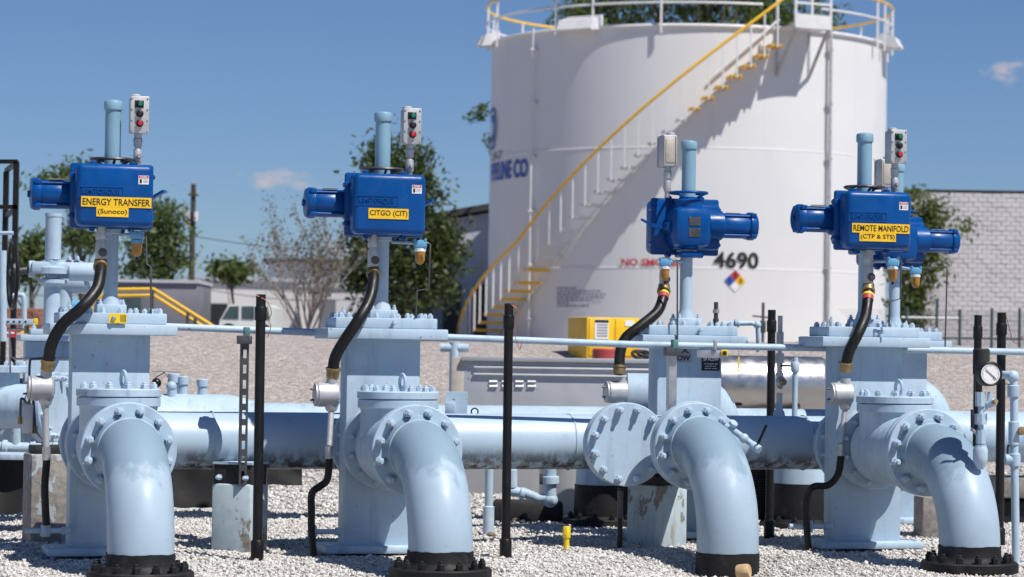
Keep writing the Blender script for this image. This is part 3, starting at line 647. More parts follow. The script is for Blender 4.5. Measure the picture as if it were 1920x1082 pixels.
# painted block wall at the right
Y = 62.0; xl = W(1690, 500, Y).x; t = thing('block_wall', 'weathered white painted concrete block wall at right', 'wall', (xl, Y, gz(xl, Y)))
zt = W(1800, 361, Y).z - gz(xl, Y); Lw = 7.0
B().box((Lw / 2, 0.3, zt / 2), (Lw, 0.5, zt - 0.01)).done('mortar_core', 'mortar', t)
bw, bh = 0.22, 0.11; rows = int(zt / bh); cols = int(Lw / bw); pos = []
for r_ in range(rows):
    for c_ in range(cols):
        x = (c_ + 0.5) * bw + (bw / 2 if r_ % 2 else 0)
        if x + bw / 2 <= Lw: pos.append((x, r_, -abs(x - 2.0) + 0.02 * r_))
pos.sort(key=lambda q: -q[2]); me = B().box((0, 0, 0), (bw - 0.007, 0.12, bh - 0.007), 0.008, 1).mesh('concrete_block', 'painted_block')
for x, r_, _ in pos[:300]: inst('concrete_block', me, t, (x, 0.04 + random.uniform(-.006, .006), (r_ + 0.5) * bh))
g = B()
for x, r_, _ in pos[300:]: g.box((x, 0.04 + random.uniform(-.006, .006), (r_ + 0.5) * bh), (bw - 0.007, 0.12, bh - 0.007))
stuff(g.done('concrete_blocks', 'painted_block', t))
B().box((Lw / 2, 0.25, zt + 0.04), (Lw + 0.1, 0.56, 0.04)).done('coping', 'roof_dark', t)
# chain link fence
Y = 40.0; xl = W(1690, 600, Y).x; t = thing('chain_link_fence', 'dark chain link fence in front of the block wall', 'fence', (xl, Y, gz(xl, Y)))
gzf = gz(xl, Y)
for px, py in ((1757, 560), (1800, 580), (1700, 575), (1860, 578), (1912, 578)):
    pt = W(px, py, Y); B().rcyl((pt.x - xl, 0, 0), (pt.x - xl, 0, pt.z - gzf), 0.022).done('post', 'fence_green', t)
for py, m, x1 in ((595, 'white_trim', 1800), (633, 'fence_green', 1920)):
    a = W(1690, py, Y); c = W(x1, py + 2, Y); B().cyl((0, 0, a.z - gzf), (c.x - xl, 0, c.z - gzf), 0.016, seg=8).done('rail', m, t)
g = B(); hh = W(1800, 582, Y).z - gzf
for i in range(-6, 46):
    x0 = i * 0.055
    for s in (1, -1):
        a = Vector((x0, 0.03, 0)); c = Vector((x0 + s * hh, 0.03, hh))
        g.beam(a, c, 0.004, 0.004)
stuff(g.done('wire_mesh', 'fence_green', t))
# yellow railing and steps of a walkway at left
Y = 30.0; p = W(300, 640, Y); t = thing('walkway_railing', 'yellow pipe railing sloping down beside dark walkway steps', 'railing', (p.x, Y, gz(p.x, Y)))
o0 = Vector(t.location)
def Lp(px, py, dy=0): return W(px, py, Y + dy) - o0
for dy, s in ((0, 0), (0.6, 12)):
    B().tube([Lp(150, 590 + s, dy), Lp(205, 543 + s, dy), Lp(288, 542 + s, dy), Lp(425, 628 + s, dy)], 0.021, 8).done('handrail', 'safety_yellow', t)
for px, py in ((208, 545), (286, 544), (352, 586), (366, 596)):
    a = Lp(px, py); B().cyl((a.x, a.y, a.z), (a.x, a.y, max(0, a.z - 0.75)), 0.018, seg=8).done('post', 'dark_steel', t)
for i in range(5):
    a = Lp(330 + 22 * i, 600 + 10 * i); B().box((a.x, 0.3, max(0.01, a.z - 0.1)), (0.22, 0.6, 0.03)).done('step', 'dark_steel', t)
Y = 30.0; p = W(30, 640, Y); t = thing('lower_railing', 'short yellow handrail low at the left edge of view', 'railing', (p.x, Y, gz(p.x, Y))); o0 = Vector(t.location)
for s in (0, 12): B().tube([W(-30, 655 + s, Y) - o0, W(62, 617 + s, Y) - o0], 0.024, 8).done('handrail', 'safety_yellow', t)
for px, py in ((10, 640), (55, 622)):
    a = W(px, py, Y) - o0; B().cyl((a.x, a.y, a.z), (a.x, a.y, 0), 0.018, seg=8).done('post', 'safety_yellow', t)
# utility pole with transformer and lines
Y = 66.0; p = W(357, 600, Y); t = thing('utility_pole', 'dark wooden utility pole with transformer and crossarm', 'utility pole', (p.x, Y, gz(p.x, Y))); o0 = Vector(t.location)
tz = W(357, 345, Y).z - o0.z
B().cyl((0, 0, 0), (0.02, 0, tz), 0.085, 0.06).done('pole', 'pole_wood', t)
B().rcyl((-0.12, -0.12, tz - 1.05), (-0.12, -0.12, tz - 0.68), 0.085).done('transformer', 'cast_grey', t)
B().rcyl((0.10, -0.10, tz - 0.92), (0.10, -0.10, tz - 0.70), 0.05).done('insulator', 'white_trim', t)
B().box((0.03, -0.08, tz - 0.28), (0.26, 0.04, 0.04)).done('crossarm', 'pole_wood', t)
for x, z in ((-0.07, tz - 0.2), (0.12, tz - 0.2), (0, tz + 0.06)): B().rcyl((x, -0.08, z - 0.06), (x, -0.08, z + 0.06), 0.02).done('insulator', 'cast_grey', t)
for i, (zl, m) in enumerate(((442, 455), (520, 540), (538, 552))):
    a = W(358, zl, Y); c = W(760, m, Y + 6); pts = [a.lerp(c, k / 12) - Vector((0, 0, 0.25 * math.sin(math.pi * k / 12))) for k in range(13)]
    a2 = W(-120, zl + 8, Y - 4); pts2 = [a2.lerp(a, k / 8) - Vector((0, 0, 0.15 * math.sin(math.pi * k / 8))) for k in range(9)]
    B().tube([q - o0 for q in pts2 + pts[1:]], 0.010, 5).done('power_line', 'wire', t)

# ------------------------------------------------------------------ trees
def leaves(b, pts, size, flat=0.0):
    n = len(pts); 
    for p in pts:
        s = size * random.uniform(0.6, 1.35); d = Vector((random.gauss(0, 1), random.gauss(0, 1), random.gauss(0, 1) * (1 - flat))).normalized()
        e = d.cross(Vector((random.gauss(0, 1), random.gauss(0, 1), random.gauss(0, 1)))).normalized()
        p = Vector(p); b.add([p - d * s, p + e * s * 0.45, p + d * s, p - e * s * 0.45], [(0, 1, 2, 3)])
def tree(name, label, base_px, Y, blobs, nleaf, size, leafm='leaf_mid', barkm='bark', trunk_r=0.12, thick=0.8, clump=0.28, cat='tree', group=None, limbs=12, per=26):
    p = W(base_px, 600, Y); gzz = gz(p.x, Y); t = thing(name, label, cat, (p.x, Y, gzz), 0, group); o0 = Vector(t.location)
    k = Y / FPX; cl = []; tot = sum(b_[2] * b_[3] for b_ in blobs)
    for (cx, cy, rx, ry) in blobs:
        m = max(3, int(nleaf / per * rx * ry / tot)); c = W(cx, cy, Y) - o0
        for _ in range(m):
            d = Vector((random.gauss(0, 1), random.gauss(0, 1), random.gauss(0, 1))).normalized() * random.uniform(0.25, 1.0) ** 0.45
            cl.append(c + Vector((d.x * rx * k, d.y * max(rx, ry) * k * thick, d.z * ry * k)))
    pts = []
    for c in cl:
        sc = clump * random.uniform(0.6, 1.4)
        for _ in range(int(per * random.uniform(0.5, 1.5))): pts.append(c + Vector((random.gauss(0, sc), random.gauss(0, sc), random.gauss(0, sc * 0.7))))
    b = B(); leaves(b, pts, size); b.done('crown', leafm, t, 0)
    cen = sum((W(b_[0], b_[1], Y) - o0 for b_ in blobs), Vector()) / len(blobs)
    ztop = max((c.z for c in cl)); b = B(); path = [Vector((0, 0, -0.1)), Vector((0.05, 0, cen.z * 0.35)), Vector((cen.x * 0.5, cen.y, cen.z * 0.8)), Vector((cen.x, cen.y, (cen.z + ztop) / 2))]
    sp = spline(path, 5); b.tube(sp, [trunk_r * (1 - 0.8 * i / len(sp)) for i in range(len(sp))], 8); b.done('trunk', barkm, t, 60)
    b = B()
    for c in random.sample(cl, min(limbs, len(cl))):
        s0 = sp[random.randint(3, len(sp) - 3)]; mid = s0.lerp(c, 0.5) + Vector((0, 0, -0.1 * (c - s0).length)); q = spline([s0, mid, c], 4)
        b.tube(q, [trunk_r * 0.38 * (1 - 0.85 * i / len(q)) for i in range(len(q))], 5)
    b.done('branches', barkm, t, 60); return t
tree('broadleaf_tree', 'dense dark green tree behind the second blue actuator', 760, 56,
     [(745, 300, 55, 45), (725, 360, 50, 60), (790, 370, 40, 55), (765, 450, 95, 60), (820, 480, 45, 50), (700, 500, 65, 60), (760, 540, 90, 55), (665, 445, 25, 25)], 12000, 0.075, 'leaf_dark', trunk_r=0.16, clump=0.2, limbs=18)
tree('leafy_tree', 'mid green tree right of the first blue actuator', 300, 60,
     [(305, 415, 34, 32), (275, 462, 28, 24), (322, 468, 28, 32), (290, 505, 32, 20), (250, 512, 20, 12)], 2800, 0.075, 'leaf_mid', trunk_r=0.09, clump=0.2)
tree('young_tree', 'young tree with bare trunk below the first actuator', 150, 54,
     [(150, 445, 38, 18), (125, 335, 32, 20), (88, 342, 20, 12), (150, 318, 24, 14), (175, 455, 20, 16)], 1700, 0.07, 'leaf_mid', trunk_r=0.09, clump=0.18)
tree('background_tree', 'small green tree between ladder cage and blue riser pipe', 55, 58, [(60, 480, 35, 28), (40, 500, 40, 25), (75, 455, 20, 22)], 2200, 0.075, 'leaf_mid', trunk_r=0.08, clump=0.2)
tree('palm_shrub', 'small round treetop above the white warehouse', 436, 70, [(425, 512, 26, 16), (455, 512, 24, 12), (410, 505, 10, 12)], 900, 0.10, 'leaf_mid', trunk_r=0.06, clump=0.15, limbs=5)
tree('tall_tree', 'tall tree whose leaves show above the tank roof', 1300, 96,
     [(1090, 20, 40, 30), (1180, 5, 75, 45), (1290, 10, 70, 40), (1390, 10, 60, 42), (1480, 15, 60, 38), (1545, 25, 25, 25), (1130, 60, 100, 60), (1400, 70, 120, 60), (1300, -60, 160, 60)], 13000, 0.11, 'leaf_mid', trunk_r=0.3, clump=0.28, thick=0.5, limbs=24)
tree('side_tree', 'tree hidden by the tank with one leafy twig showing', 985, 88, [(900, 208, 12, 16), (893, 222, 10, 10), (945, 250, 30, 50), (990, 330, 40, 60)], 900, 0.09, 'leaf_mid', trunk_r=0.14, clump=0.12, limbs=2)
tree('wall_creeper', 'green creeper bush climbing the white block wall', 1725, 61,
     [(1720, 385, 40, 26), (1748, 420, 32, 42), (1712, 450, 25, 40), (1728, 520, 32, 35), (1705, 560, 25, 40), (1735, 490, 40, 20), (1808, 428, 11, 9), (1710, 600, 35, 30), (1690, 500, 20, 60)], 5200, 0.065, 'leaf_wall', trunk_r=0.07, clump=0.16, thick=0.25, cat='bush')
def bare_shrub():
    Y = 48.0; p = W(578, 612, Y); t = thing('bare_shrub', 'sparse grey twiggy shrub left of the dense green tree', 'shrub', (p.x, Y, gz(p.x, Y))); o0 = Vector(t.location); b = B(); lp = []
    def grow(p0, d, L, r, lv):
        n = 4; pts = [p0]; d = d.copy()
        for i in range(n):
            d = (d + Vector((random.gauss(0, .11), random.gauss(0, .11), 0.05))).normalized(); pts.append(pts[-1] + d * L / n)
        b.tube(pts, [r * (1 - 0.5 * i / n) for i in range(n + 1)], 5)
        if lv < 3:
            for _ in range(3 if lv else 4):
                s = pts[random.randint(2, n)]; grow(s, (d + Vector((random.gauss(0, .38), random.gauss(0, .38), 0.1))).normalized(), L * random.uniform(0.5, 0.8), r * 0.5, lv + 1)
        if lv >= 2:
            for _ in range(4): lp.append(pts[random.randint(1, n)] + Vector((random.gauss(0, .06), random.gauss(0, .06), random.gauss(0, .06))))
    for i in range(11):
        a = (i - 5) / 5.0
        grow(Vector((random.uniform(-.12, .12), random.uniform(-.2, .2), 0)), Vector((a * 0.46, random.uniform(-.4, .4), 1)).normalized(), 1.12, 0.025, 0)
    b.done('branches', 'bark_grey', t, 60); g = B(); leaves(g, lp, 0.032); g.done('crown', 'leaf_olive', t, 0)
bare_shrub()

# ------------------------------------------------------------------ the valve row
TH = R(15)
def N(d): return Vector((math.sin(TH), -math.cos(TH), 0)) * d     # along the flow, towards the camera
def on(px, Y): return (W(px, 700, Y).x + math.sin(ROLL) * 0, Y)
def stem_xy(px, py, Y): p = W(px, py, Y); return (p.x, Y, 0.0)
V1 = stem_xy(207, 560, 12.3); V2 = stem_xy(715, 560, 12.7); V4 = stem_xy(1621, 560, 13.49)
V3 = stem_xy(1286, 560, 14.05); V5 = stem_xy(1677, 560, 15.5)
AX = 0.51                                                          # height of the pipe axis
PR = 0.139                                                         # pipe radius
FR = 0.208                                                         # flange radius

def flange(parent, y0, y1, r=FR, z=AX, n=12, bolts=None, bm=None, m='pipe_paint', ph=0.5, bsc=1.15):
    """disc between local y0 and y1; bolts on the face given by the sign of `bolts`"""
    o = B().rcyl((0, y0, z), (0, y1, z), r, 0.004, 56).done('flange', m, parent)
    if bolts: ring_bolts(o, (0, (min(y0, y1) if bolts < 0 else max(y0, y1)), z), (0, bolts, 0), r * 0.845, n, bm or ME_STUD, bsc, ph)
    return o

def gate_valve():
    t = thing('gate_valve', 'x', 'valve', (0, 0, 0), TH, 'slab gate valves')
    b = B(); b.box((0, 0, 0.525), (0.355, 0.155, 0.985), 0.006); b.done('body', 'pipe_paint', t)
    B().box((0, 0, 0.02), (0.56, 0.30, 0.036), 0.01).done('base_plate', 'pipe_paint_worn', t)
    for sx in (-0.25, 0.25): B().cyl((sx, -0.10, -0.03), (sx, -0.10, 0.045), 0.012, seg=10).done('anchor', 'bolt_paint', t)
    B().box((0, 0, 1.036), (0.58, 0.340, 0.050), 0.006).done('lower_flange', 'pipe_paint', t)
    u = B().box((0, 0, 1.0865), (0.49, 0.27, 0.050), 0.006).done('upper_flange', 'pipe_paint', t)
    for sy in (-1, 1):
        for x in (-0.215, -0.178, -0.105, -0.045, 0.035, 0.105, 0.172, 0.215):
            inst('bolt', ME_BOLT, u, (x, sy * 0.105, 1.111), (0, 0, 1), random.uniform(0, 1), 1.0)
    for sx in (-1, 1): inst('bolt', ME_BOLT, u, (sx * 0.215, 0, 1.111), (0, 0, 1), random.uniform(0, 1), 1.0)
    b = B(); b.box((0, 0, 1.131), (0.135, 0.135, 0.040), 0.005); k = b.done('gland', 'pipe_paint', t)
    for sx in (-0.052, 0.052):
        for sy in (-0.052, 0.052): inst('bolt', ME_STUD, k, (sx, sy, 1.151), (0, 0, 1), random.uniform(0, 1), 0.72)
    B().lathe([(0.046, 0), (0.044, 0.012), (0.034, 0.04), (0.033, 0.05), (0.033, 0.325), (0.05, 0.33), (0.05, 0.352)], (0, 0, 1.151), seg=28).done('stem_housing', 'pipe_paint', t)
    b = B(); b.cyl((-0.19, -0.03, 1.111), (-0.19, -0.03, 1.15), 0.009, seg=10); b.lathe([(0.013, 0), (0.013, 0.014), (0.006, 0.02), (0.006, 0.034)], (-0.19, -0.03, 1.128), seg=6); b.done('grease_fitting', 'bolt_paint', t)
    b = B(); b.cyl((0.03, -0.135, 1.088), (0.03, -0.175, 1.092), 0.008, seg=10); b.lathe([(0.012, 0), (0.012, 0.014), (0.008, 0.02)], (0.03, -0.155, 1.09), (0, -1, 0), 6); b.done('grease_fitting', 'bolt_paint', t)
    for s in (-1, 1):
        b = B(); b.lathe([(0.165, 0.07), (0.150, 0.10), (0.150, 0.112)], (0, 0, AX), (0, s, 0), 40); b.done('neck', 'pipe_paint', t)
        flange(t, s * 0.112, s * 0.146, bolts=-s, ph=0.5, bsc=1.0)
    return t

def check_valve():
    t = thing('check_valve', 'x', 'valve', (0, 0, 0), TH, 'swing check valves')
    flange(t, -0.149, -0.185, bolts=-1, bsc=1.0)
    b = B(); b.lathe([(0.150, 0.185), (0.152, 0.20), (0.172, 0.26), (0.178, 0.34), (0.178, 0.46), (0.170, 0.58), (0.155, 0.68), (0.150, 0.74)], (0, 0, AX), (0, -1, 0), 44)
    b.lathe([(0.172, 0.0), (0.172, 0.16), (0.178, 0.185)], (0, -0.40, AX + 0.01), (0, 0, 1), 44); b.done('body', 'pipe_paint_worn', t)
    flange(t, -0.738, -0.772, bolts=1, bsc=1.0)
    b = B(); b.rcyl((0, -0.40, 0.693), (0, -0.40, 0.733), 0.186, 0.003, 56); b.done('bonnet_flange', 'pipe_paint', t)
    c = B().lathe([(0.187, 0.736), (0.189, 0.739), (0.189, 0.767), (0.184, 0.772)], (0, -0.40, 0), (0, 0, 1), 56).done('bonnet_cap', 'pipe_paint_worn', t)
    ring_bolts(c, (0, -0.40, 0.772), (0, 0, 1), 0.160, 12, ME_BOLT, 1.1, 0.3)
    B().torus((0.02, -0.40, 0.812), (1, 0.45, 0), 0.022, 0.008, 24, 8, 1.5).done('lifting_eye', 'pipe_paint', c)
    return t

def elbow(L=0.775, rad=PR, fr=FR, Rb=0.42, black_top=0.105, zb=0.0, ring=True, name='pipe_elbow'):
    """flanged elbow turning down into the ground; L is where its flange begins"""
    t = thing(name, 'x', 'pipe', (0, 0, 0), TH, 'pipe elbows going into the ground')
    f = B(); f.rcyl((0, -L, AX), (0, -L - 0.036, AX), fr, 0.004, 64); f = f.done('flange', 'pipe_paint', t)
    ring_bolts(f, (0, -L - 0.036, AX), (0, -1, 0), fr * 0.845, 12, ME_LONG, 1.2, 0.5)
    y0 = -L - 0.036; pts = [(0, y0, AX), (0, y0 - 0.035, AX)]; rr = [rad + 0.024, rad + 0.003]; yb = y0 - 0.05; zc_ = AX - Rb
    for i in range(19):
        a = R(90 * i / 18); pts.append((0, yb - Rb * math.sin(a), zc_ + Rb * math.cos(a))); rr.append(rad)
    if zc_ > black_top: pts.append((0, yb - Rb, black_top)); rr.append(rad)
    B().tube(pts, rr, 48, False).done('bend', 'elbow_paint', t, 50)
    b = B()
    for q in ((0, yb - 0.002, AX),): b.torus(q, (0, 1, 0), rad, 0.005, 48, 6)
    b.done('weld_bead', 'pipe_paint_worn', t)
    yl = yb - Rb; n = 48; g = B(); vs = []                       # tar coat with a ragged painted edge
    for k in range(n):
        q = 2 * math.pi * k / n; w = 0.006 * noise.noise(Vector((math.cos(q) * 3, math.sin(q) * 3, L))) 
        vs.append(((rad + 0.004) * math.cos(q), yl + (rad + 0.004) * math.sin(q), black_top + w))
    hub = [(rad + 0.005, zb + 0.06), (rad + 0.012, zb + 0.045), (rad + 0.03, zb + 0.03)] if ring else [(rad + 0.004, zb + 0.03), (rad + 0.005, zb - 0.06), (rad + 0.006, zb - 0.15)]
    for r_, z in hub:
        for k in range(n): q = 2 * math.pi * k / n; vs.append((r_ * math.cos(q), yl + r_ * math.sin(q), z + 0.002 * random.random()))
    g.add(vs, [(i * n + k, i * n + (k + 1) % n, (i + 1) * n + (k + 1) % n, (i + 1) * n + k) for i in range(len(hub)) for k in range(n)])
    g.done('tar_wrap', 'black_coat', t, 40)
    if ring:
        g = B(); g.rcyl((0, yl, zb - 0.012), (0, yl, zb + 0.032), 0.222, 0.006, 56); g = g.done('ground_flange', 'black_coat', t)
        ring_bolts(g, (0, yl, zb + 0.032), (0, 0, 1), 0.184, 14, ME_BLACK, 1.15, 0.5)
    return t

g0 = gate_valve(); c0 = check_valve(); e0 = elbow()
GV = [('pale blue gate valve body under the ENERGY TRANSFER actuator', V1), ('pale blue gate valve body under the CITGO actuator', V2), ('pale blue gate valve body under the REMOTE MANIFOLD actuator', V4)]
for i, (lb, p) in enumerate(GV):
    if i == 0: g0.location = p; g0['label'] = lb
    else: dup(g0, p, TH, lb)
for i, (lb, p) in enumerate((('round capped check valve in front of the ENERGY TRANSFER gate valve', V1), ('round capped check valve in front of the CITGO gate valve', V2), ('round capped check valve in front of the REMOTE MANIFOLD gate valve', V4))):
    if i == 0: c0.location = p; c0['label'] = lb
    else: dup(c0, p, TH, lb)
for i, (lb, p) in enumerate((('leftmost pale blue elbow pipe turning down into black ground flange', V1), ('pale blue elbow pipe turning down below the CITGO actuator', V2), ('rightmost pale blue elbow pipe carrying the pressure gauge', V4))):
    if i == 0: e0.location = p; e0['label'] = lb
    else: dup(e0, p, TH, lb)
rear = dup(g0, V3, TH, 'pale blue gate valve behind the header with black maker signs'); rear5 = dup(g0, V5, TH, 'pale blue gate valve half hidden behind the REMOTE MANIFOLD valve')
# signs on the rear valve
def sign(parent, x, z, w, h, y, m, lines, name='sign_plate', tm='print_black'):
    o = B().box((x, y, z), (w, 0.003, h)).done(name, m, parent)
    for body, dx, dz, tw, th_ in lines:
        g = B(); text_on(g, body, (x + dx, y, z + dz), tw, th_, 0.0035, 0.03); g.done('lettering', tm, o, 0)
    return o
sign(rear, -0.055, 0.962, 0.125, 0.085, -0.081, 'print_grey', [('SPX', 0, 0.02, 0.10, 0.032), ('FLOW', 0, -0.02, 0.11, 0.030)])
sign(rear, 0.115, 0.925, 0.10, 0.095, -0.081, 'print_black', [('SP FLOW', 0, 0.012, 0.085, 0.016), ('-- ------- ---', 0, -0.012, 0.075, 0.003), ('--- --- ----', 0, -0.024, 0.06, 0.003), ('----- ----', 0, -0.036, 0.07, 0.003)], tm='print_white')

# header pipe behind the row
HB = 0.48
def hdr(px, Y): p = W(px, 830, Y); return Vector((p.x, Y, AX))
h1 = Vector(V1) - N(HB); h2 = Vector(V2) - N(HB); h4 = Vector(V4) - N(HB)
hd_ = (Vector((h4.x, h4.y, 0)) - Vector((h1.x, h1.y, 0))).normalized()
HA = Vector((h1.x, h1.y, AX)) - hd_ * 0.06; HE = Vector((h4.x, h4.y, AX)) + hd_ * 0.40
def hat(px):                                                       # point of the header axis seen at column px
    lo, hi = -1.0, 6.0
    for _ in range(40):
        m_ = (lo + hi) / 2; p = HA + hd_ * m_; x = 960 + FPX * (p - CAM).dot(RT) / (p - CAM).dot(F)
        lo, hi = (m_, hi) if x < px else (lo, m_)
    return HA + hd_ * lo
hp = thing('header_pipe', 'long pale blue header pipe with grimy underside behind the valves', 'pipe')
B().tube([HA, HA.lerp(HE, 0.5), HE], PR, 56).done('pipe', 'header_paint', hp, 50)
for px in (1065, 395, 1505):
    c = hat(px); B().torus(c, hd_, PR, 0.005, 56, 6).done('weld_bead', 'header_paint', hp)
for p in (h1, h2, h4):
    q = Vector((p.x, p.y, AX)); B().cyl(q, q + N(HB - 0.15), PR).done('branch', 'header_paint', hp)
e = B().rcyl(HE, HE + hd_ * 0.045, FR, 0.004, 56).done('end_flange', 'pipe_paint', hp); ring_bolts(e, HE + hd_ * 0.045, hd_, FR * 0.845, 12, ME_STUD, 1.2)
e = B().rcyl(HE - hd_ * 0.05, HE - hd_ * 0.003, FR, 0.004, 56).done('end_flange', 'pipe_paint', hp)
# stub with blind flange
bq = hat(1136); t = thing('blind_flange', 'round flat blind flange with bolts closing a header branch', 'flange', (bq.x, bq.y, 0), TH)
B().cyl((0, -0.05, AX), (0, -0.30, AX), PR).done('stub', 'pipe_paint', t)
flange(t, -0.285, -0.322); f = flange(t, -0.325, -0.362, bolts=-1, bsc=1.25, bm=ME_LONG)
# third elbow straight off the header
q3 = hat(1236); t = elbow(0.55, 0.147, 0.215, 0.42, 0.028, -0.08, False); t.location = (q3.x, q3.y, 0); t['label'] = 'pale blue elbow pipe with no actuator beside the blind flange'
B().cyl((0, -0.05, AX), (0, -0.55, AX), 0.14, seg=40).done('spool', 'pipe_paint', t); flange(t, -0.505, -0.547, r=0.215)
wx = Vector(t.location) + N(1.06)
o = B(); o.lathe([(0.030, 0), (0.034, 0.01), (0.034, 0.05), (0.028, 0.062)], W(1382, 1072, wx.y - 0.2), (0.9, -0.35, 0.1), 18); tag(o.done('wood_block', 'cut_wood'), 'small round cut wood piece beside the third elbow', 'wood')

# ------------------------------------------------------------------ actuators
def actuator(wheel='dark_steel'):
    t = thing('electric_actuator', 'x', 'actuator', (0, 0, 0), TH, 'blue electric valve actuators')
    c = B().box((-0.01, -0.150, 0.1425), (0.350, 0.12, 0.285), 0.030, 4).done('cover', 'actuator_blue', t)
    g = B(); g.box((-0.012, -0.075, 0.1425), (0.380, 0.030, 0.300), 0.012, 2); g.done('cover_rim', 'actuator_blue', t)
    for x, z in ((-0.195, 0.05), (-0.195, 0.235), (0.172, 0.05), (0.172, 0.235), (-0.1, 0.292), (0.08, 0.292), (-0.1, -0.008), (0.08, -0.008)):
        B().lathe([(0.013, 0), (0.013, 0.045), (0.009, 0.05)], (x, -0.05, z), (0, -1, 0), 12).done('lug', 'actuator_blue', t)
    g = B(); g.box((0.0, 0.03, 0.135), (0.21, 0.19, 0.215), 0.045, 2); g.rcyl((0, 0.02, 0.02), (0, 0.02, 0.285), 0.075, 0.01, 28); g.box((-0.05, -0.02, 0.14), (0.26, 0.10, 0.24), 0.02); g.done('gear_housing', 'actuator_blue', t)
    g = B(); g.rcyl((-0.09, 0.03, 0.15), (-0.185, 0.03, 0.15), 0.078, 0.008, 32); g.done('motor_adapter', 'actuator_blue', t)
    m_ = B().lathe([(0.064, 0), (0.066, 0.004), (0.066, 0.14), (0.064, 0.144)], (-0.183, 0.03, 0.15), (-1, 0, 0), 36)
    for k in range(4):
        q = R(45 + 90 * k); m_.cyl((-0.18, 0.03 + 0.072 * math.cos(q), 0.15 + 0.072 * math.sin(q)), (-0.36, 0.03 + 0.072 * math.cos(q), 0.15 + 0.072 * math.sin(q)), 0.006, seg=8)
    mo = m_.done('motor', 'actuator_blue', t)
    g = B(); g.lathe([(0.070, 0), (0.074, 0.006), (0.074, 0.03), (0.066, 0.044), (0.03, 0.05)], (-0.325, 0.03, 0.15), (-1, 0, 0), 36)
    for k in range(4):
        q = R(45 + 90 * k); g.box((-0.342, 0.03 + 0.078 * math.cos(q), 0.15 + 0.078 * math.sin(q)), (0.03, 0.024, 0.024), 0.005)
    g.rcyl((-0.37, 0.03, 0.15), (-0.385, 0.03, 0.15), 0.016, 0.002, 12); g.done('motor_end_bell', 'actuator_blue', mo)
    B().box((-0.255, 0.0, 0.219), (0.07, 0.045, 0.003)).done('motor_plate', 'galvanised', mo)
    g = B(); g.torus((0, 0.02, 0.318), (0, 0, 1), 0.098, 0.0075, 40, 8)
    for k in range(3):
        q = R(30 + 120 * k); g.tube([(0.045 * math.cos(q), 0.02 + 0.045 * math.sin(q), 0.292), (0.096 * math.cos(q), 0.02 + 0.096 * math.sin(q), 0.318)], 0.007, 8)
    g.rcyl((0, 0.02, 0.284), (0, 0.02, 0.296), 0.05, 0.003); g.done('handwheel', wheel, t)
    s = B().lathe([(0.037, 0), (0.037, 0.275)], (0, 0.02, 0.285), seg=32).done('stem_cover', 'stem_paint', t)
    B().lathe([(0.0425, 0.548), (0.0435, 0.551), (0.0435, 0.582), (0.040, 0.590), (0.02, 0.595), (0.0, 0.596)], (0, 0.02, 0), seg=32).done('cap', 'stem_paint', s)
    g = B(); g.beam((0.10, -0.0, 0.13), (0.18, -0.03, 0.145), 0.03, 0.02); g.beam((0.178, -0.03, 0.142), (0.232, -0.06, 0.176), 0.034, 0.012); g.rcyl((0.10, 0.06, 0.135), (0.10, -0.02, 0.135), 0.032, 0.004); g.done('clutch_lever', 'actuator_blue', t)
    for z in (0.165, 0.105):
        p = B().box((0.0, 0.127, z), (0.062, 0.003, 0.046)).done('nameplate', 'dark_steel', t)
        for x in (-0.027, 0.027): inst('screw', ME_SCREW, p, (x, 0.1285, z + 0.018), (0, 1, 0), 0, 0.6)
    B().rcyl((0, 0, -0.012), (0, 0, 0.02), 0.052, 0.004).done('mounting_ring', 'pipe_paint', t)
    g = B(); g.box((0.0, 0.03, -0.008), (0.12, 0.12, 0.03), 0.01); g.done('underside_plate', 'actuator_blue', t)
    for x, y in ((-0.12, -0.21), ): pass
    st = B().box((0.117, -0.2105, 0.215), (0.047, 0.0016, 0.040)).done('warning_sticker', 'print_white', t)
    g = B(); text_on(g, 'DANGER', (0.117, -0.2113, 0.228), 0.030, 0.007, 0.0018, 0.03); o_ = B().box((0.117, -0.2113, 0.228), (0.043, 0.0012, 0.011)).done('red_band', 'print_red', st); g.done('lettering', 'print_white', st, 0)
    g = B(); g.box((0.104, -0.2115, 0.209), (0.010, 0.0012, 0.018), 0); g.done('pictogram', 'print_black', st)
    for k in range(3): B().box((0.125, -0.2115, 0.216 - 0.006 * k), (0.022, 0.0012, 0.002)).done('small_print', 'print_grey', st)
    g = B(); text_solid(g, 'LIMITORQUE', (-0.075, -0.209, 0.156), 0.165, 0.027, 0.005, 0.012); g.done('raised_lettering', 'actuator_blue', c, 20)
    g = B(); z0, z1, x0, x1 = 0.134, 0.178, -0.175, 0.025
    for a, b_ in (((x0, z0), (x1, z0)), ((x1, z0), (x1, z1)), ((x1, z1), (x0, z1)), ((x0, z1), (x0, z0))): g.beam((a[0], -0.2105, a[1]), (b_[0], -0.2105, b_[1]), 0.004, 0.004, (0, 1, 0))
    g.done('raised_frame', 'actuator_blue', c)
    return t
def yellow_sign(parent, rows):
    for body, x, z, w, h, tw in rows:
        o = B().box((x, -0.2125, z), (w, 0.003, h)).done('name_sign', 'sign_yellow', parent)
        g = B(); text_on(g, body, (x, -0.2145, z), tw, h * 0.66, 0.0006, 0.012); g.done('lettering', 'print_black', o, 0)
AZ = 1.503
a0 = actuator()
a1 = a0; a1.location = (V1[0], V1[1], AZ); a1['label'] = 'blue electric actuator with yellow ENERGY TRANSFER (Sunoco) sign'
a2 = dup(a0, (V2[0], V2[1], AZ), TH, 'blue electric actuator with yellow CITGO (CIT) sign')
a4 = dup(a0, (V4[0], V4[1], AZ), TH, 'blue electric actuator with yellow REMOTE MANIFOLD (CTP & STS) sign')
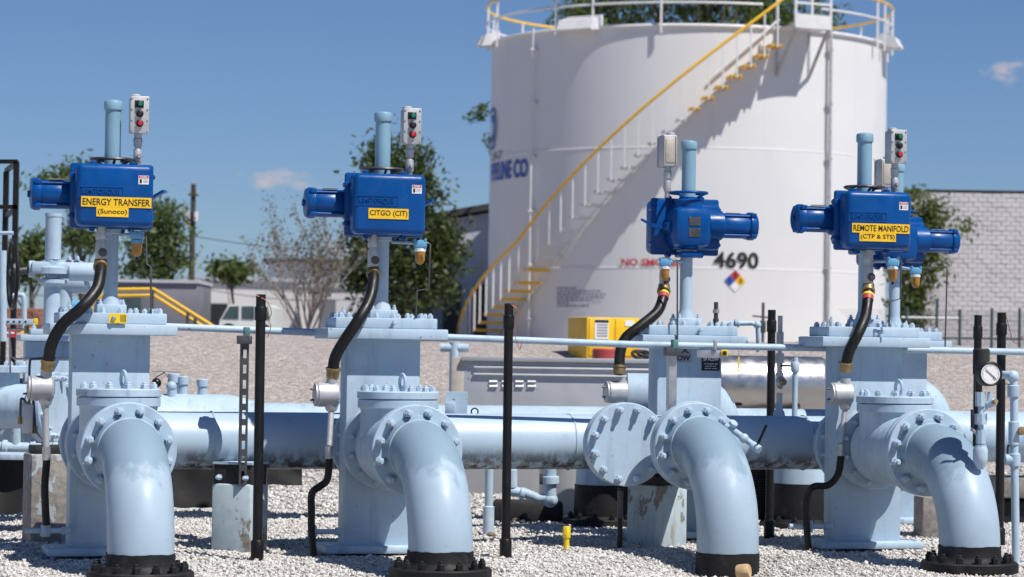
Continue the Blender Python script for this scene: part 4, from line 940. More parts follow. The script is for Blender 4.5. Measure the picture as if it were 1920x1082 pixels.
a3 = dup(a0, (V3[0], V3[1], AZ - 0.01), TH + math.pi, 'blue electric actuator seen from behind in front of the tank')
a5 = dup(a0, (V5[0], V5[1], AZ - 0.01), TH + math.pi, 'blue electric actuator hidden behind the REMOTE MANIFOLD actuator')
for a in (a3, a5):
    for ch in list(a.children):
        if ch.name.startswith('handwheel'): ch.data = ch.data.copy(); ch.data.materials[0] = M['actuator_blue']
yellow_sign(a1, [('ENERGY TRANSFER', -0.005, 0.110, 0.318, 0.047, 0.305), ('(Sunoco)', -0.022, 0.0645, 0.145, 0.043, 0.132)])
yellow_sign(a2, [('CITGO (CIT)', -0.018, 0.096, 0.192, 0.049, 0.180)])
yellow_sign(a4, [('REMOTE MANIFOLD', -0.005, 0.100, 0.308, 0.047, 0.295), ('(CTP & STS)', -0.022, 0.056, 0.195, 0.043, 0.182)])

# push button stations
def station():
    t = thing('push_button_station', 'x', 'control station', (0, 0, 0), TH, 'push button stations')
    B().box((0, 0.0, 0.245), (0.078, 0.085, 0.165), 0.006).done('housing', 'cast_grey', t)
    p = B().box((0, -0.048, 0.245), (0.086, 0.010, 0.172), 0.003).done('front_plate', 'cast_grey', t)
    for x in (-0.036, 0.036):
        for z in (0.170, 0.220, 0.270, 0.320): inst('screw', ME_SCREW, p, (x, -0.053, z), (0, -1, 0), 0, 1.0)
    for z, m in ((0.294, 'button_green'), (0.249, 'print_black'), (0.204, 'button_red')):
        k = B(); k.lathe([(0.0165, 0), (0.0165, 0.012), (0.013, 0.014)], (0, -0.053, z), (0, -1, 0), 24); k = k.done('bezel', 'black_plastic', p)
        if z > 0.28: B().box((-0.003, -0.0535, z), (0.042, 0.003, 0.034), 0.001).done('legend_plate', 'print_black', p)
        B().lathe([(0.0105, 0), (0.0105, 0.007), (0.008, 0.009)], (0, -0.066, z), (0, -1, 0), 20).done('button', m, p)
    B().box((0, 0.044, 0.245), (0.050, 0.006, 0.125), 0.002).done('back_panel', 'cast_tan', t)
    for x in (-0.032, 0.032): B().box((x, 0.0445, 0.245), (0.006, 0.008, 0.155), 0.001).done('back_rib', 'cast_tan', t)
    B().rcyl((-0.015, 0, 0.327), (-0.015, 0, 0.342), 0.024, 0.003).done('top_hub', 'cast_grey', t)
    B().lathe([(0.014, 0), (0.014, 0.10), (0.020, 0.10), (0.020, 0.125), (0.022, 0.125), (0.022, 0.135), (0.018, 0.14), (0.018, 0.165)], (0, 0, 0), seg=20).done('conduit_nipple', 'galvanised', t)
    B().lathe([(0.0175, 0.03), (0.0195, 0.035), (0.0195, 0.085), (0.0175, 0.09)], (0, 0, 0), seg=20).done('seal_fitting', 'cast_grey', t)
    B().lathe([(0.011, 0), (0.011, 0.012), (0.008, 0.016)], (0.004, -0.018, 0.055), (0, -1, 0), 16).done('plug', 'galvanised', t)
    return t
s0 = station()
SL = [(V1, TH, 0.112, 'push button station on conduit above the ENERGY TRANSFER actuator'), (V2, TH, 0.125, 'push button station on conduit above the CITGO actuator'), (V4, TH, 0.152, 'push button station on conduit above the REMOTE MANIFOLD actuator'),
      (V3, TH + math.pi, 0.118, 'control station seen from behind above the rear actuator before the tank'), (V5, TH + math.pi, 0.08, 'control station mostly hidden behind the rightmost stem cover pipe')]
for i, (p, rz, dx, lb) in enumerate(SL):
    q = Vector((p[0], p[1], AZ + 0.28)) + Matrix.Rotation(rz, 3, 'Z') @ Vector((dx, -0.01 if i < 3 else 0.02, 0))
    if i == 0: s0.location = q; s0['label'] = lb
    else: dup(s0, q, rz, lb)

# ------------------------------------------------------------------ conduits below the actuators
def conduit(name_lb, box_lb, Yt, top, hose, Yh, box, Yb, low, Yl, hr=0.027, band=False, tag_lb=None):
    """top: (px, y0, y1) of the gray seal fitting; hose: pixels; box: centre px; low: pixels of the drop below"""
    p0 = W(top[0], top[1], Yt); t = thing('flexible_conduit', name_lb, 'conduit', tuple(W(top[0], top[2], Yt)), 0, 'black flexible conduits'); o0 = Vector(t.location)
    hh = (top[2] - top[1]) * Yt / FPX
    B().lathe([(0.022, hh + 0.01), (0.022, hh * 0.80), (0.026, hh * 0.80), (0.026, hh * 0.66), (0.020, hh * 0.64), (0.020, hh * 0.60)][::-1], (0, 0, 0), seg=22).done('union', 'galvanised', t)
    b = B().lathe([(0.020, 0), (0.025, 0.004), (0.026, hh * 0.3), (0.025, hh * 0.56), (0.021, hh * 0.62)], (0, 0, 0), seg=22).done('seal_fitting', 'cast_grey', t)
    B().lathe([(0.020, 0), (0.020, 0.010), (0.012, 0.011), (0.012, 0.018)], (0.010, -0.020, hh * 0.28), (0.35, -1, 0), 18).done('plug', 'dark_steel', b)
    n = len(hose); pts = []
    for i, (x, y) in enumerate(hose):
        f = i / (n - 1); Yc = Yh[0] + (Yh[1] - Yh[0]) * (min(1, f * 2) if f < 0.5 else 1) + ((Yh[2] - Yh[1]) * (f - 0.5) * 2 if f > 0.5 else 0)
        pts.append(W(x, y, Yc) - o0)
    sp = spline(pts, 8); B().tube(sp, hr, 20).done('hose', 'hose_black', t, 60)
    for a, b_ in ((sp[0], sp[2]), (sp[-1], sp[-3])):
        d = (b_ - a).normalized(); B().lathe([(hr + 0.003, -0.012), (hr + 0.004, 0), (hr + 0.004, 0.022), (hr + 0.008, 0.022), (hr + 0.008, 0.034), (hr + 0.001, 0.036)], a, d, 20).done('brass_ferrule', 'brass', t)
    if band:
        i = 5; d = (sp[i + 1] - sp[i]).normalized()
        B().cyl(sp[i], sp[i] + d * 0.012, hr + 0.0015).done('yellow_band', 'tag_yellow', t); B().cyl(sp[i] + d * 0.013, sp[i] + d * 0.04, hr + 0.0015).done('red_band', 'red_drum', t)
    # junction box and the drop to the ground
    c = W(box[0], box[1], Yb); bt = thing('junction_box', box_lb, 'junction box', (c.x, c.y, c.z - 0.075), 0, 'round conduit junction boxes'); C = Vector((0, 0, 0.075))
    r = 0.057; B().lathe([(r - 0.006, -0.05), (r, -0.044), (r, 0.046), (r - 0.012, 0.056)], C, (1, 0.25, 0), 32).done('housing', 'cast_grey', bt)
    cv = B().lathe([(r - 0.002, 0.051), (r - 0.002, 0.058), (r - 0.014, 0.062), (r - 0.016, 0.059), (0.001, 0.059)], C, (-1, -0.25, 0), 32).done('cover', 'cast_grey', bt)
    for z in (-0.025, 0.025): B().rcyl(C + Vector((-0.058, -0.03, z)), C + Vector((-0.076, -0.035, z)), 0.005, 0.001, 8).done('stud', 'dark_steel', cv)
    HO = Vector((0.022, 0, 0)); B().lathe([(0.026, 0.035), (0.026, 0.078)], C + HO, (0, 0, 1), 20).done('hub', 'cast_grey', bt); B().lathe([(0.034, 0.03), (0.030, 0.062), (0.022, 0.078)], C + HO, (0, 0, -1), 20).done('hub', 'cast_grey', bt)
    if low:
        q0 = C + HO - Vector((0, 0, 0.06)); pw = [W(x, y, Yl) - (c - Vector((0, 0, 0.075))) for x, y in low]
        B().tube([q0, pw[0]], 0.014, 14).done('rigid_conduit', 'cast_grey', bt)
        d = (pw[1] - pw[0]).normalized(); B().cyl(pw[0], pw[0] + d * 0.06, 0.0195).done('coupling', 'galvanised', bt)
        B().tube(spline(pw, 7), 0.0175, 14).done('drop_hose', 'hose_black', bt, 60)
conduit('black flexible conduit curving left below the ENERGY TRANSFER actuator', 'round grey junction box left of the ENERGY TRANSFER valve', 12.2, (189, 426, 492), [(189, 493), (188, 515), (180, 545), (152, 578), (118, 608), (97, 645), (89, 690)], (12.2, 12.02, 12.08), (77, 728), 12.1, [(87, 838), (87, 870), (84, 910), (85, 950), (87, 985)], 12.1)
conduit('black flexible conduit curving left below the CITGO actuator', 'round grey junction box left of the CITGO valve', 12.62, (699, 442, 506), [(700, 507), (700, 530), (692, 565), (672, 600), (645, 640), (628, 672), (624, 703)], (12.62, 12.44, 12.5), (613, 740), 12.5, [(617, 836), (617, 870), (613, 900), (600, 912), (585, 925), (584, 960), (584, 995), (588, 1042)], 12.45)
conduit('black flexible conduit with yellow and red band at the rear actuator', 'round grey junction box beside the rear gate valve', 14.02, (1245, 486, 538), [(1245, 539), (1243, 558), (1232, 585), (1200, 612), (1174, 633), (1163, 660), (1161, 698)], (14.02, 13.86, 13.8), (1156, 735), 13.82, None, 0, 0.028, True)
conduit('black flexible conduit curving left below the REMOTE MANIFOLD actuator', 'round grey junction box left of the REMOTE MANIFOLD valve', 13.4, (1628, 472, 538), [(1628, 538), (1627, 562), (1622, 595), (1608, 628), (1594, 655), (1588, 675), (1586, 692)], (13.4, 13.24, 13.28), (1577, 739), 13.28, [(1577, 832), (1576, 862), (1570, 892), (1552, 910), (1525, 913), (1513, 935), (1512, 975), (1516, 1030)], 13.25, 0.027, True)
# clamp bars that hold the drops
for i, (x0, x1, y, Y, lb) in enumerate(((47, 132, 995, 12.1, 'short blue clamp bar low on the ENERGY TRANSFER valve'), (578, 640, 997, 12.5, 'short blue clamp bar low on the CITGO valve'), (1480, 1560, 987, 13.28, 'short blue clamp bar low on the REMOTE MANIFOLD valve'))):
    a = W(x0, y, Y); c = W(x1, y, Y + 0.05); t = thing('clamp_bar', lb, 'clamp', tuple(a), 0, 'conduit clamp bars')
    B().tube([Vector(), c - a], 0.013, 12).done('bar', 'pipe_paint_worn', t); B().rcyl((c - a) * 0.8, c - a, 0.018).done('collar', 'pipe_paint_worn', t)
    k = (c - a) * (0.12 if i == 1 else 0.45); B().rcyl(k + Vector((0, 0, -0.028)), k + Vector((0, 0, 0.03)), 0.022).done('clamp', 'pipe_paint_worn', t)
# filter regulators with sensing tubes
def filt(px, py, Y, lb, xs, tube, tubeY):
    p = W(px, py, Y); t = thing('filter_bowl', lb, 'filter', tuple(p), 0, 'amber filter bowls'); k = Y / FPX
    B().box((0, 0, 0), (0.062, 0.05, 0.038), 0.008).done('head', 'filter_blue', t)
    for x in (-0.024, 0.024): B().rcyl((x, -0.02, 0.015), (x, -0.02, 0.026), 0.007, 0.001, 8).done('screw', 'filter_blue', t)
    B().lathe([(0.027, -0.020), (0.027, -0.034), (0.025, -0.036)][::-1], (0, 0, 0), seg=22).done('collar', 'white_plastic' if px != 257 else 'filter_blue', t)
    B().lathe([(0.006, -0.098), (0.016, -0.090), (0.022, -0.078), (0.0245, -0.036)], (0, 0, 0), seg=22).done('bowl', 'amber', t)
    B().lathe([(0.003, -0.112), (0.006, -0.106), (0.007, -0.096)], (0, 0, 0), seg=12).done('drain', 'black_plastic', t)
    B().cyl((0, 0, 0.004), W(xs[0], xs[1], xs[2]) - p, 0.008, seg=12).done('nipple', 'pipe_paint', t)
    if tube: B().tube([W(x, y, tubeY) - p for x, y in tube], 0.0045, 8).done('sensing_tube', 'dark_steel', t)
filt(257, 442, 12.25, 'amber filter bowl beside the ENERGY TRANSFER valve stem', (225, 440, 12.3), [(270, 440), (274, 446), (275, 495), (283, 500), (283, 590)], 12.22)
filt(788, 458, 12.65, 'amber filter bowl beside the CITGO valve stem', (735, 454, 12.7), [(800, 455), (807, 458), (804, 541), (782, 545), (780, 592)], 12.6)
filt(1247, 492, 13.95, 'amber filter bowl at the rear actuator before the tank', (1280, 490, 14.0), [(1262, 488), (1270, 492), (1270, 640)], 13.85)
filt(1674, 492, 13.35, 'left amber filter bowl below the REMOTE MANIFOLD actuator', (1630, 490, 13.45), [(1684, 480), (1690, 488), (1688, 560), (1668, 566), (1667, 612)], 13.3)
filt(1717, 508, 15.1, 'right amber filter bowl below the REMOTE MANIFOLD actuator', (1690, 502, 15.15), [(1729, 502), (1775, 500), (1776, 506), (1772, 650)], 14.95)

# ------------------------------------------------------------------ small pipes, posts and supports
# thin pale blue line running along the row
pts = [W(300, 612, 12.62), W(450, 618, 12.74), W(640, 625, 12.9), W(850, 633, 13.05), W(1190, 646, 13.3), W(1440, 651, 13.48), W(1720, 656, 13.7), W(1960, 661, 13.9)]
t = thing('instrument_line', 'thin pale blue pipe running level along the whole valve row', 'pipe', tuple(pts[0])); o0 = pts[0]
B().tube([p - o0 for p in pts], 0.017, 16).done('pipe', 'pipe_paint', t, 60)
def strut(lb, px, y0, y1, Y, w, m, slots, clampm):
    a = W(px, y0, Y); c = W(px - 1, y1, Y); H = a.z - c.z; t = thing('strut_post', lb, 'post', tuple(c), R(12), 'slotted strut posts'); b = B()
    ww = w; ds = 0.041
    b.box((0, ds / 2, H / 2), (ww, 0.003, H)) if not slots else None
    if slots:                                   # channel face pierced by slots
        pitch = 0.072; z = 0.0
        b.box((-ww * 0.36, 0, H / 2), (ww * 0.28, 0.003, H)); b.box((ww * 0.36, 0, H / 2), (ww * 0.28, 0.003, H))
        while z < H: b.box((0, 0, z + pitch * 0.22), (ww * 0.44, 0.003, pitch * 0.44)); z += pitch
    else: b.box((0, 0, H / 2), (ww, 0.003, H))
    b.box((-ww / 2, ds / 2 - 0.0, H / 2), (0.003, ds, H)); b.box((ww / 2, ds / 2, H / 2), (0.003, ds, H))
    b.done('channel', m, t)
    B().box((-0.004, 0.0, H + 0.012), (ww * 1.9, 0.06, 0.04), 0.003).done('cap_bracket', 'strut_dark', t)
    B().box((0.006, -0.005, H + 0.045), (0.028, 0.05, 0.055), 0.004).done('pipe_clamp', clampm, t)
    return t
strut('dark slotted strut post on the painted concrete block', 456, 642, 912, 12.66, 0.036, 'strut_dark', True, 'green_clamp')
strut('plain grey strut post in front of the rear gate valve', 1261, 664, 800, 13.28, 0.040, 'galvanised', False, 'green_clamp')
# name plate bracket on the line
t = thing('valve_tag_bracket', 'grey bracket with yellow ended bar hanging on thin blue pipe', 'bracket', tuple(W(1330, 664, 13.35))); o0 = Vector(t.location)
B().box((0, 0, 0), (0.125, 0.02, 0.038), 0.002).done('plate', 'galvanised', t); B().box((0.075, -0.005, 0.006), (0.034, 0.03, 0.032), 0.003).done('end_cap', 'tag_yellow', t); B().box((0.076, -0.022, 0.006), (0.018, 0.006, 0.02)).done('socket', 'print_black', t)
B().box((0.028, -0.0, 0.045), (0.016, 0.045, 0.05), 0.003).done('clamp', 'galvanised', t)
t = thing('yellow_tag', 'small yellow strip tag hanging under the thin blue pipe', 'tag', tuple(W(1385, 690, 13.4))); B().box((0, 0, 0.02), (0.008, 0.003, 0.075)).done('strip', 'tag_yellow', t); B().cyl((0, 0, 0.055), (0, 0, 0.09), 0.001).done('tie', 'wire', t)
# warning plate on first valve
t = thing('notice_plate', 'small yellow notice plate on the ENERGY TRANSFER valve flange', 'notice', tuple(W(221, 606, 12.13)), TH)
B().box((0, 0, 0.022), (0.080, 0.003, 0.044)).done('plate', 'tag_yellow', t); B().rcyl((-0.02, 0, 0.022), (-0.02, -0.014, 0.022), 0.010).done('screw', 'galvanised', t)
for k in range(5): B().box((0.013 + 0.0055 * k, -0.002, 0.022), (0.002, 0.002, 0.032)).done('print_line', 'print_black', t)
# black plastic standpipes
def standpipe(lb, px, y0, y1, Y, r=0.0235, coll=(0.45,), bottom=True, wire=None):
    a = W(px, y0, Y); gx = W(px - 5, y1, Y); c = Vector((gx.x, Y, min(gx.z, gz(gx.x, Y)))); t = thing('standpipe', lb, 'pipe', tuple(c), 0, 'black plastic standpipes'); H = a.z - c.z
    lean = Vector((a.x - c.x, 0, 0)); 
    def at(z): return lean * (z / H) * 0.35 + Vector((0, 0, z))
    B().tube([at(0), at(H * 0.5), at(H)], r * 0.92, 20).done('pipe', 'black_plastic', t, 60)
    B().lathe([(r, H - 0.12), (r * 1.12, H - 0.115), (r * 1.12, H - 0.062), (r, H - 0.055)], lean * 0.35, seg=20).done('collar', 'black_plastic', t)
    B().lathe([(r * 1.05, 0), (r * 1.22, 0.01), (r * 1.22, 0.09), (r, 0.10)], (0, 0, 0), seg=20).done('foot_collar', 'black_plastic', t)
    if wire:
        w = [W(x, y, Y - 0.02) - c for x, y in wire]; B().tube(spline(w, 8), 0.0022, 6).done('loose_wire', 'copper_wire', t, 60)
    return t
standpipe('black standpipe with copper wire beside the slotted strut post', 487, 552, 1052, 12.2, 0.0245, wire=[(480, 553), (500, 565), (509, 585), (504, 600), (508, 612), (502, 632)])
standpipe('black standpipe in front of the header below the tank stair', 953, 569, 1039, 12.7, 0.0235, wire=[(958, 570), (972, 585), (964, 615), (970, 645), (975, 655), (978, 642)])
standpipe('black standpipe behind the header left of REMOTE MANIFOLD valve', 1447, 581, 1006, 14.3, 0.0235)
standpipe('black standpipe at far right behind the pressure gauge', 1879, 586, 960, 13.9, 0.0255, wire=[(1886, 590), (1900, 640), (1912, 640), (1918, 630)])
t = standpipe('thick black standpipe with sleeve behind the pressure gauge', 1835, 591, 900, 13.3, 0.021)
H = W(1835, 591, 13.3).z - t.location.z; B().rcyl((0.02, 0, H - 0.30), (0.02, 0, H - 0.165), 0.042, 0.008).done('sleeve', 'black_rubber', t); B().box((0.004, -0.01, H - 0.32), (0.036, 0.05, 0.16), 0.01).done('bracket', 'black_plastic', t)
# yellow marker
p = W(1062, 1026, 13.15); t = thing('marker_stub', 'short yellow plastic marker stub standing in the gravel', 'marker', (p.x, p.y, p.z - 0.03))
B().cyl((0, 0, 0), (0, 0, 0.10), 0.014).done('stub', 'tag_yellow', t); k = B(); k.lathe([(0.0185, 0.075), (0.0195, 0.078), (0.0195, 0.128), (0.017, 0.132)], (0, 0, 0), seg=8); k.done('cap', 'tag_yellow', t)
p = W(1162, 1015, 13.3); t = thing('drain_pipe', 'short black vertical drain below the blind flange', 'pipe', (p.x, p.y, -0.03)); B().cyl((0, 0, 0), (0, 0, 0.32), 0.013).done('pipe', 'black_plastic', t); B().rcyl((0, 0, 0.17), (0, 0, 0.31), 0.0145).done('sleeve', 'strut_dark', t)
# concrete support blocks
def block(lb, px, ytop, Y, w, d, rz, m):
    p = W(px, 950, Y); H = W(px, ytop, Y).z + 0.05; t = thing('concrete_block', lb, 'block', (p.x, Y, -0.05), rz, 'concrete pipe support blocks')
    b = B(); b.box((0, 0, H / 2), (w, d, H), 0.012, 2); o = b.done('block', m, t, 40); return t, H
t, H = block('painted concrete block carrying the slotted strut post', 450, 906, 12.78, 0.205, 0.205, R(-20), 'peeling_block')
B().box((0, 0, H + 0.042), (0.20, 0.17, 0.10), 0.006).done('saddle', 'black_rubber', t); B().box((0, 0, H + 0.097), (0.21, 0.18, 0.01)).done('saddle_plate', 'pipe_paint_worn', t)
for x in (-0.07, 0.07): inst('bolt', ME_STUD, t, (x, -0.086, H + 0.03), (0, -1, 0), 0.3, 0.9)
t, H = block('peeling concrete block under the blind flange', 1232, 908, 13.62, 0.22, 0.22, R(38), 'peeling_block'); B().box((0, 0, H + 0.025), (0.2, 0.2, 0.05), 0.01).done('saddle', 'black_rubber', t)
t, H = block('low bare concrete block behind the rightmost elbow', 1758, 930, 14.6, 0.22, 0.2, R(6), 'bare_block')
t, H = block('grey stained concrete block left of the first gate valve', 95, 850, 13.2, 0.24, 0.24, R(20), 'bare_block'); B().box((0, 0, H + 0.02), (0.2, 0.2, 0.04), 0.01).done('saddle', 'black_rubber', t)
# black sheeting hung below the pipes
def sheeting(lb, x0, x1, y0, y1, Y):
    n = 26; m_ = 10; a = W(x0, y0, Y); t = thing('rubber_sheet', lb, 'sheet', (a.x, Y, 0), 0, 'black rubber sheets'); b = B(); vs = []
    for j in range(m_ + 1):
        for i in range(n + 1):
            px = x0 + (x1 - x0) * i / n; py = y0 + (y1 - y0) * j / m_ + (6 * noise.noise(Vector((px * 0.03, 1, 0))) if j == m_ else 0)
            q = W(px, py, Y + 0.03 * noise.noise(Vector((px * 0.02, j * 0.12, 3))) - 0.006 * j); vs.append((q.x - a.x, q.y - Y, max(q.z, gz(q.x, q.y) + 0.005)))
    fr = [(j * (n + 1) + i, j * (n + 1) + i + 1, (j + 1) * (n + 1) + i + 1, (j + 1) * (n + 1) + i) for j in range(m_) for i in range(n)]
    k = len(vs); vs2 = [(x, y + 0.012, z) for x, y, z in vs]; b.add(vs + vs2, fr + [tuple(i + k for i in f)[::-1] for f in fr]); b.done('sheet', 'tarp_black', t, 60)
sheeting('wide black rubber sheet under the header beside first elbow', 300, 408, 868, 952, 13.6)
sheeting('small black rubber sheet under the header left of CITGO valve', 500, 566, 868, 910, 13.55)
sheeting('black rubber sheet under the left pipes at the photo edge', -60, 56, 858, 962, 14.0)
p = W(20, 855, 14.05); tag(B().box(p, (0.5, 0.3, 0.03), 0.004).done('steel_plate', 'pipe_paint_worn'), 'flat blue steel plate above the left black sheet', 'plate')

# ------------------------------------------------------------------ second pipe row behind
rp = thing('rear_header_pipe', 'second pale blue header pipe parallel behind the first', 'pipe')
ra = W(215, 780, 15.05); rb = W(1250, 790, 15.6); rc = W(1980, 800, 15.9); rz_ = 0.50
P0 = Vector((ra.x, ra.y, rz_)); P1 = Vector((rb.x, rb.y, rz_)); P2 = Vector((rc.x, rc.y, rz_))
B().tube([P0, P1, P2], 0.150, 40).done('pipe', 'pipe_paint', rp, 60)
big = [W(x, 785, 15.05) for x in (285, 425, 475)]; bb = [Vector((q.x, 14.9 + 0.0016 * (i * 90) + 0.12, 0.50)) for i, q in enumerate(big)]
B().tube(bb, [0.195, 0.195, 0.152], 40).done('reducer', 'pipe_paint', rp, 30)
for px, h in ((325, 0.13), (343, 0.115), (379, 0.10)):
    q = W(px, 740, 15.1); z0 = 0.68
    n_ = B().lathe([(0.026, 0), (0.026, h * 0.6), (0.033, h * 0.6), (0.034, h - 0.004), (0.031, h)], (q.x, q.y, z0), seg=20).done('nozzle', 'pipe_paint', rp)
t = thing('vent_valve', 'small valve with thin handle on the rear header', 'valve', tuple(W(318, 735, 15.0)))
B().ball((0.01, 0, 0.03), 0.03).done('body', 'pipe_paint', t); B().cyl((0.01, 0, -0.05), (0.01, 0, 0.01), 0.024).done('nipple', 'pipe_paint', t); B().ball((-0.075, 0, 0.05), 0.028).done('knob', 'black_plastic', t)
B().tube([(-0.08, 0, 0.08), (-0.03, 0, 0.11), (0.0, 0, 0.07)], 0.004, 6).done('linkage', 'dark_steel', t); B().beam((-0.10, 0, 0.115), (0.06, 0, 0.112), 0.006, 0.004).done('handle', 'green_clamp', t)
t = thing('angle_bracket', 'pale blue angle bracket on header behind the CITGO check valve', 'bracket', tuple(W(855, 776, 13.6)))
g = B(); g.box((0, 0, 0.055), (0.11, 0.008, 0.11)); g.box((0.052, 0.04, 0.055), (0.008, 0.085, 0.11)); g.box((0, 0.04, 0.108), (0.11, 0.085, 0.007)); g.done('plate', 'pipe_paint', t)
B().box((-0.03, -0.012, 0.03), (0.05, 0.02, 0.06), 0.004).done('lug', 'pipe_paint', t)
t = thing('hose_loop', 'short black hose loop on the rear header', 'hose', tuple(W(890, 772, 14.2))); B().torus((0, 0, 0), (0, 1, 0), 0.018, 0.004).done('hose', 'black_rubber', t)
# bends behind the rear valves
def rear_bend(lb, px, py, Y, rr=0.12):
    c = W(px, py, Y); t = thing('pipe_bend', lb, 'pipe', (c.x, Y, 0), 0, 'pipe bends behind the rear valves'); zt = c.z; pts = []
    for i in range(13): a = R(90 * i / 12); pts.append((-0.16 + 0.16 * math.sin(a) - 0.0, 0, zt - 0.16 + 0.16 * math.cos(a) - rr + 0.0))
    pts = [(-0.5, 0, zt - rr)] + pts + [(0, 0, 0.05)]; B().tube(pts, rr, 32).done('bend', 'pipe_paint', t, 60); return t
rear_bend('rounded pale blue pipe bend right of the rear gate valve', 1346, 702, 14.75, 0.125); rear_bend('rounded pale blue pipe bend behind the rightmost check valve', 1746, 704, 15.9, 0.125)
# rear bodies and legs seen under the header
def rear_leg(lb, px, ytop, yblk, yfl, Y, r=0.14, cone=False):
    c = W(px, 940, Y); t = thing('buried_riser', lb, 'pipe', (c.x, Y, 0), 0, 'pipe legs behind the header'); zk = W(px, yblk, Y).z
    B().lathe([(r + 0.005, zk), (r, zk + 0.1), (r * (0.85 if cone else 1), W(px, ytop, Y).z + 0.15)], (0, 0, 0), seg=36).done('leg', 'pipe_paint', t)
    B().lathe([(r + 0.06, -0.02), (r + 0.06, 0.02), (r + 0.012, 0.05), (r + 0.009, zk)], (0, 0, 0), seg=36).done('tar_wrap', 'black_coat', t)
    f = B().rcyl((0, 0, -0.03), (0, 0, 0.035), 0.225, 0.005, 40).done('ground_flange', 'black_coat', t); ring_bolts(f, (0, 0, 0.035), (0, 0, 1), 0.185, 12, ME_BLACK, 1.0)
rear_leg('black wrapped pipe leg behind the blind flange', 1130, 880, 908, 960, 15.0, 0.15)
rear_leg('black wrapped pipe leg behind the header left of REMOTE MANIFOLD valve', 1500, 870, 906, 970, 15.0, 0.15, True)
c = W(1060, 930, 16.0); t = thing('steel_drum', 'grey steel drum section standing behind the header pipe', 'drum', (c.x, 16.0, 0)); B().rcyl((0, 0, -0.02), (0, 0, 0.42), 0.16, 0.01, 36).done('shell', 'skid_grey', t); B().torus((0, 0, 0.41), (0, 0, 1), 0.16, 0.008).done('rim', 'strut_dark', t)
p = W(1425, 940, 15.2); t = thing('corrugated_pipe', 'black corrugated drain pipe standing behind the third elbow', 'pipe', (p.x, 15.2, -0.02)); prof = []
for i in range(22): prof += [(0.082, 0.012 * i), (0.09, 0.012 * i + 0.003), (0.09, 0.012 * i + 0.007), (0.082, 0.012 * i + 0.010)]
B().lathe([(r, z * 1.25 + 0.05) for r, z in prof], (0, 0, 0), seg=28).done('pipe', 'black_plastic', t)
for i, (px, Y, lb) in enumerate(((1195, 15.1, 'stacked timber sleepers behind the blind flange'), (1545, 15.2, 'stacked timber sleepers behind the REMOTE MANIFOLD valve'))):
    p = W(px, 950, Y); t = thing('timber_stack', lb, 'timber', (p.x, Y, 0), R(4), 'timber sleeper stacks')
    for k in range(4): B().box((0.01 * (k % 2), 0, 0.03 + 0.052 * k), (0.30, 0.12, 0.046), 0.004, 1).done('sleeper', 'old_wood', t)
# small drain manifold below the header
def pipe_fit(b, pts, r): b.tube(pts, r, 16)
t = thing('drain_manifold', 'small pale blue drain pipes and fittings under the header', 'pipe', (W(990, 930, 15.0).x, 15.0, 0)); o0 = Vector((t.location.x, 15.0, 0))
def D(px, py, dy=0): return W(px, py, 15.0 + dy) - o0
B().tube([D(952, 920), D(985, 925), D(1010, 935), D(1032, 934)], 0.028, 16).done('pipe', 'pipe_paint', t, 60); B().tube([D(1032, 940), D(1032, 870)], 0.034, 16).done('riser', 'pipe_paint', t, 60)
B().ball(D(1032, 938), 0.042).done('elbow_fitting', 'pipe_paint', t); B().rcyl(D(1032, 893), D(1032, 908), 0.05, 0.004).done('union', 'pipe_paint', t); B().rcyl(D(960, 915), D(960, 880), 0.030, 0.004).done('riser', 'pipe_paint', t)
B().rcyl(D(1012, 898), D(1046, 898), 0.018, 0.003).done('valve_stem', 'pipe_paint', t); B().box(D(1015, 898), (0.02, 0.05, 0.06), 0.004).done('valve_handle', 'dark_steel', t)
B().rcyl(D(975, 925, -0.01), D(984, 927, -0.01), 0.036, 0.004).done('union', 'pipe_paint', t)
c = W(990, 958, 15.2); tag(B().box((c.x, 15.25, 0.05), (0.40, 0.2, 0.13), 0.02).done('rubber_block', 'black_rubber'), 'black rubber block under the small drain pipes', 'block')
p = W(916, 980, 14.2); t = thing('vent_pipe', 'thin pale blue vertical pipe with rusty socket right of CITGO elbow', 'pipe', (p.x, 14.2, -0.02)); B().cyl((0, 0, 0), (0, 0, 0.42), 0.022).done('pipe', 'pipe_paint', t); B().rcyl((0, 0, 0.0), (0, 0, 0.16), 0.030, 0.004).done('socket', 'bolt_paint', t)
# loose brown stones
for px, py, s in ((978, 962, 0.022), (990, 960, 0.03), (968, 978, 0.025), (920, 1003, 0.028), (985, 1012, 0.012), (1057, 1048, 0.012)):
    q = W(px, py, 1.0); d = q - CAM; q = CAM + d * (CAM_Z / -d.z); b = B(); b.ball((q.x, q.y, gz(q.x, q.y) + s * 0.5), (s, s * 0.8, s * 0.65), 7, 5)
    b.v = [(x + random.gauss(0, s * .1), y + random.gauss(0, s * .1), z + random.gauss(0, s * .1)) for x, y, z in b.v]
    o = b.done('loose_stone', 'old_wood' if s > 0.013 else 'black_rubber', None, 20); tag(o, {978: 'brown stone left of two under the small drain pipes', 990: 'brown stone right of two under the small drain pipes', 968: 'flat brown stone on gravel behind the standpipe', 920: 'brown stone on gravel right of the CITGO elbow', 985: 'small dark stone left of the yellow marker', 1057: 'small dark stone in front of the yellow marker'}[px], 'stone', 'loose stones on the gravel')

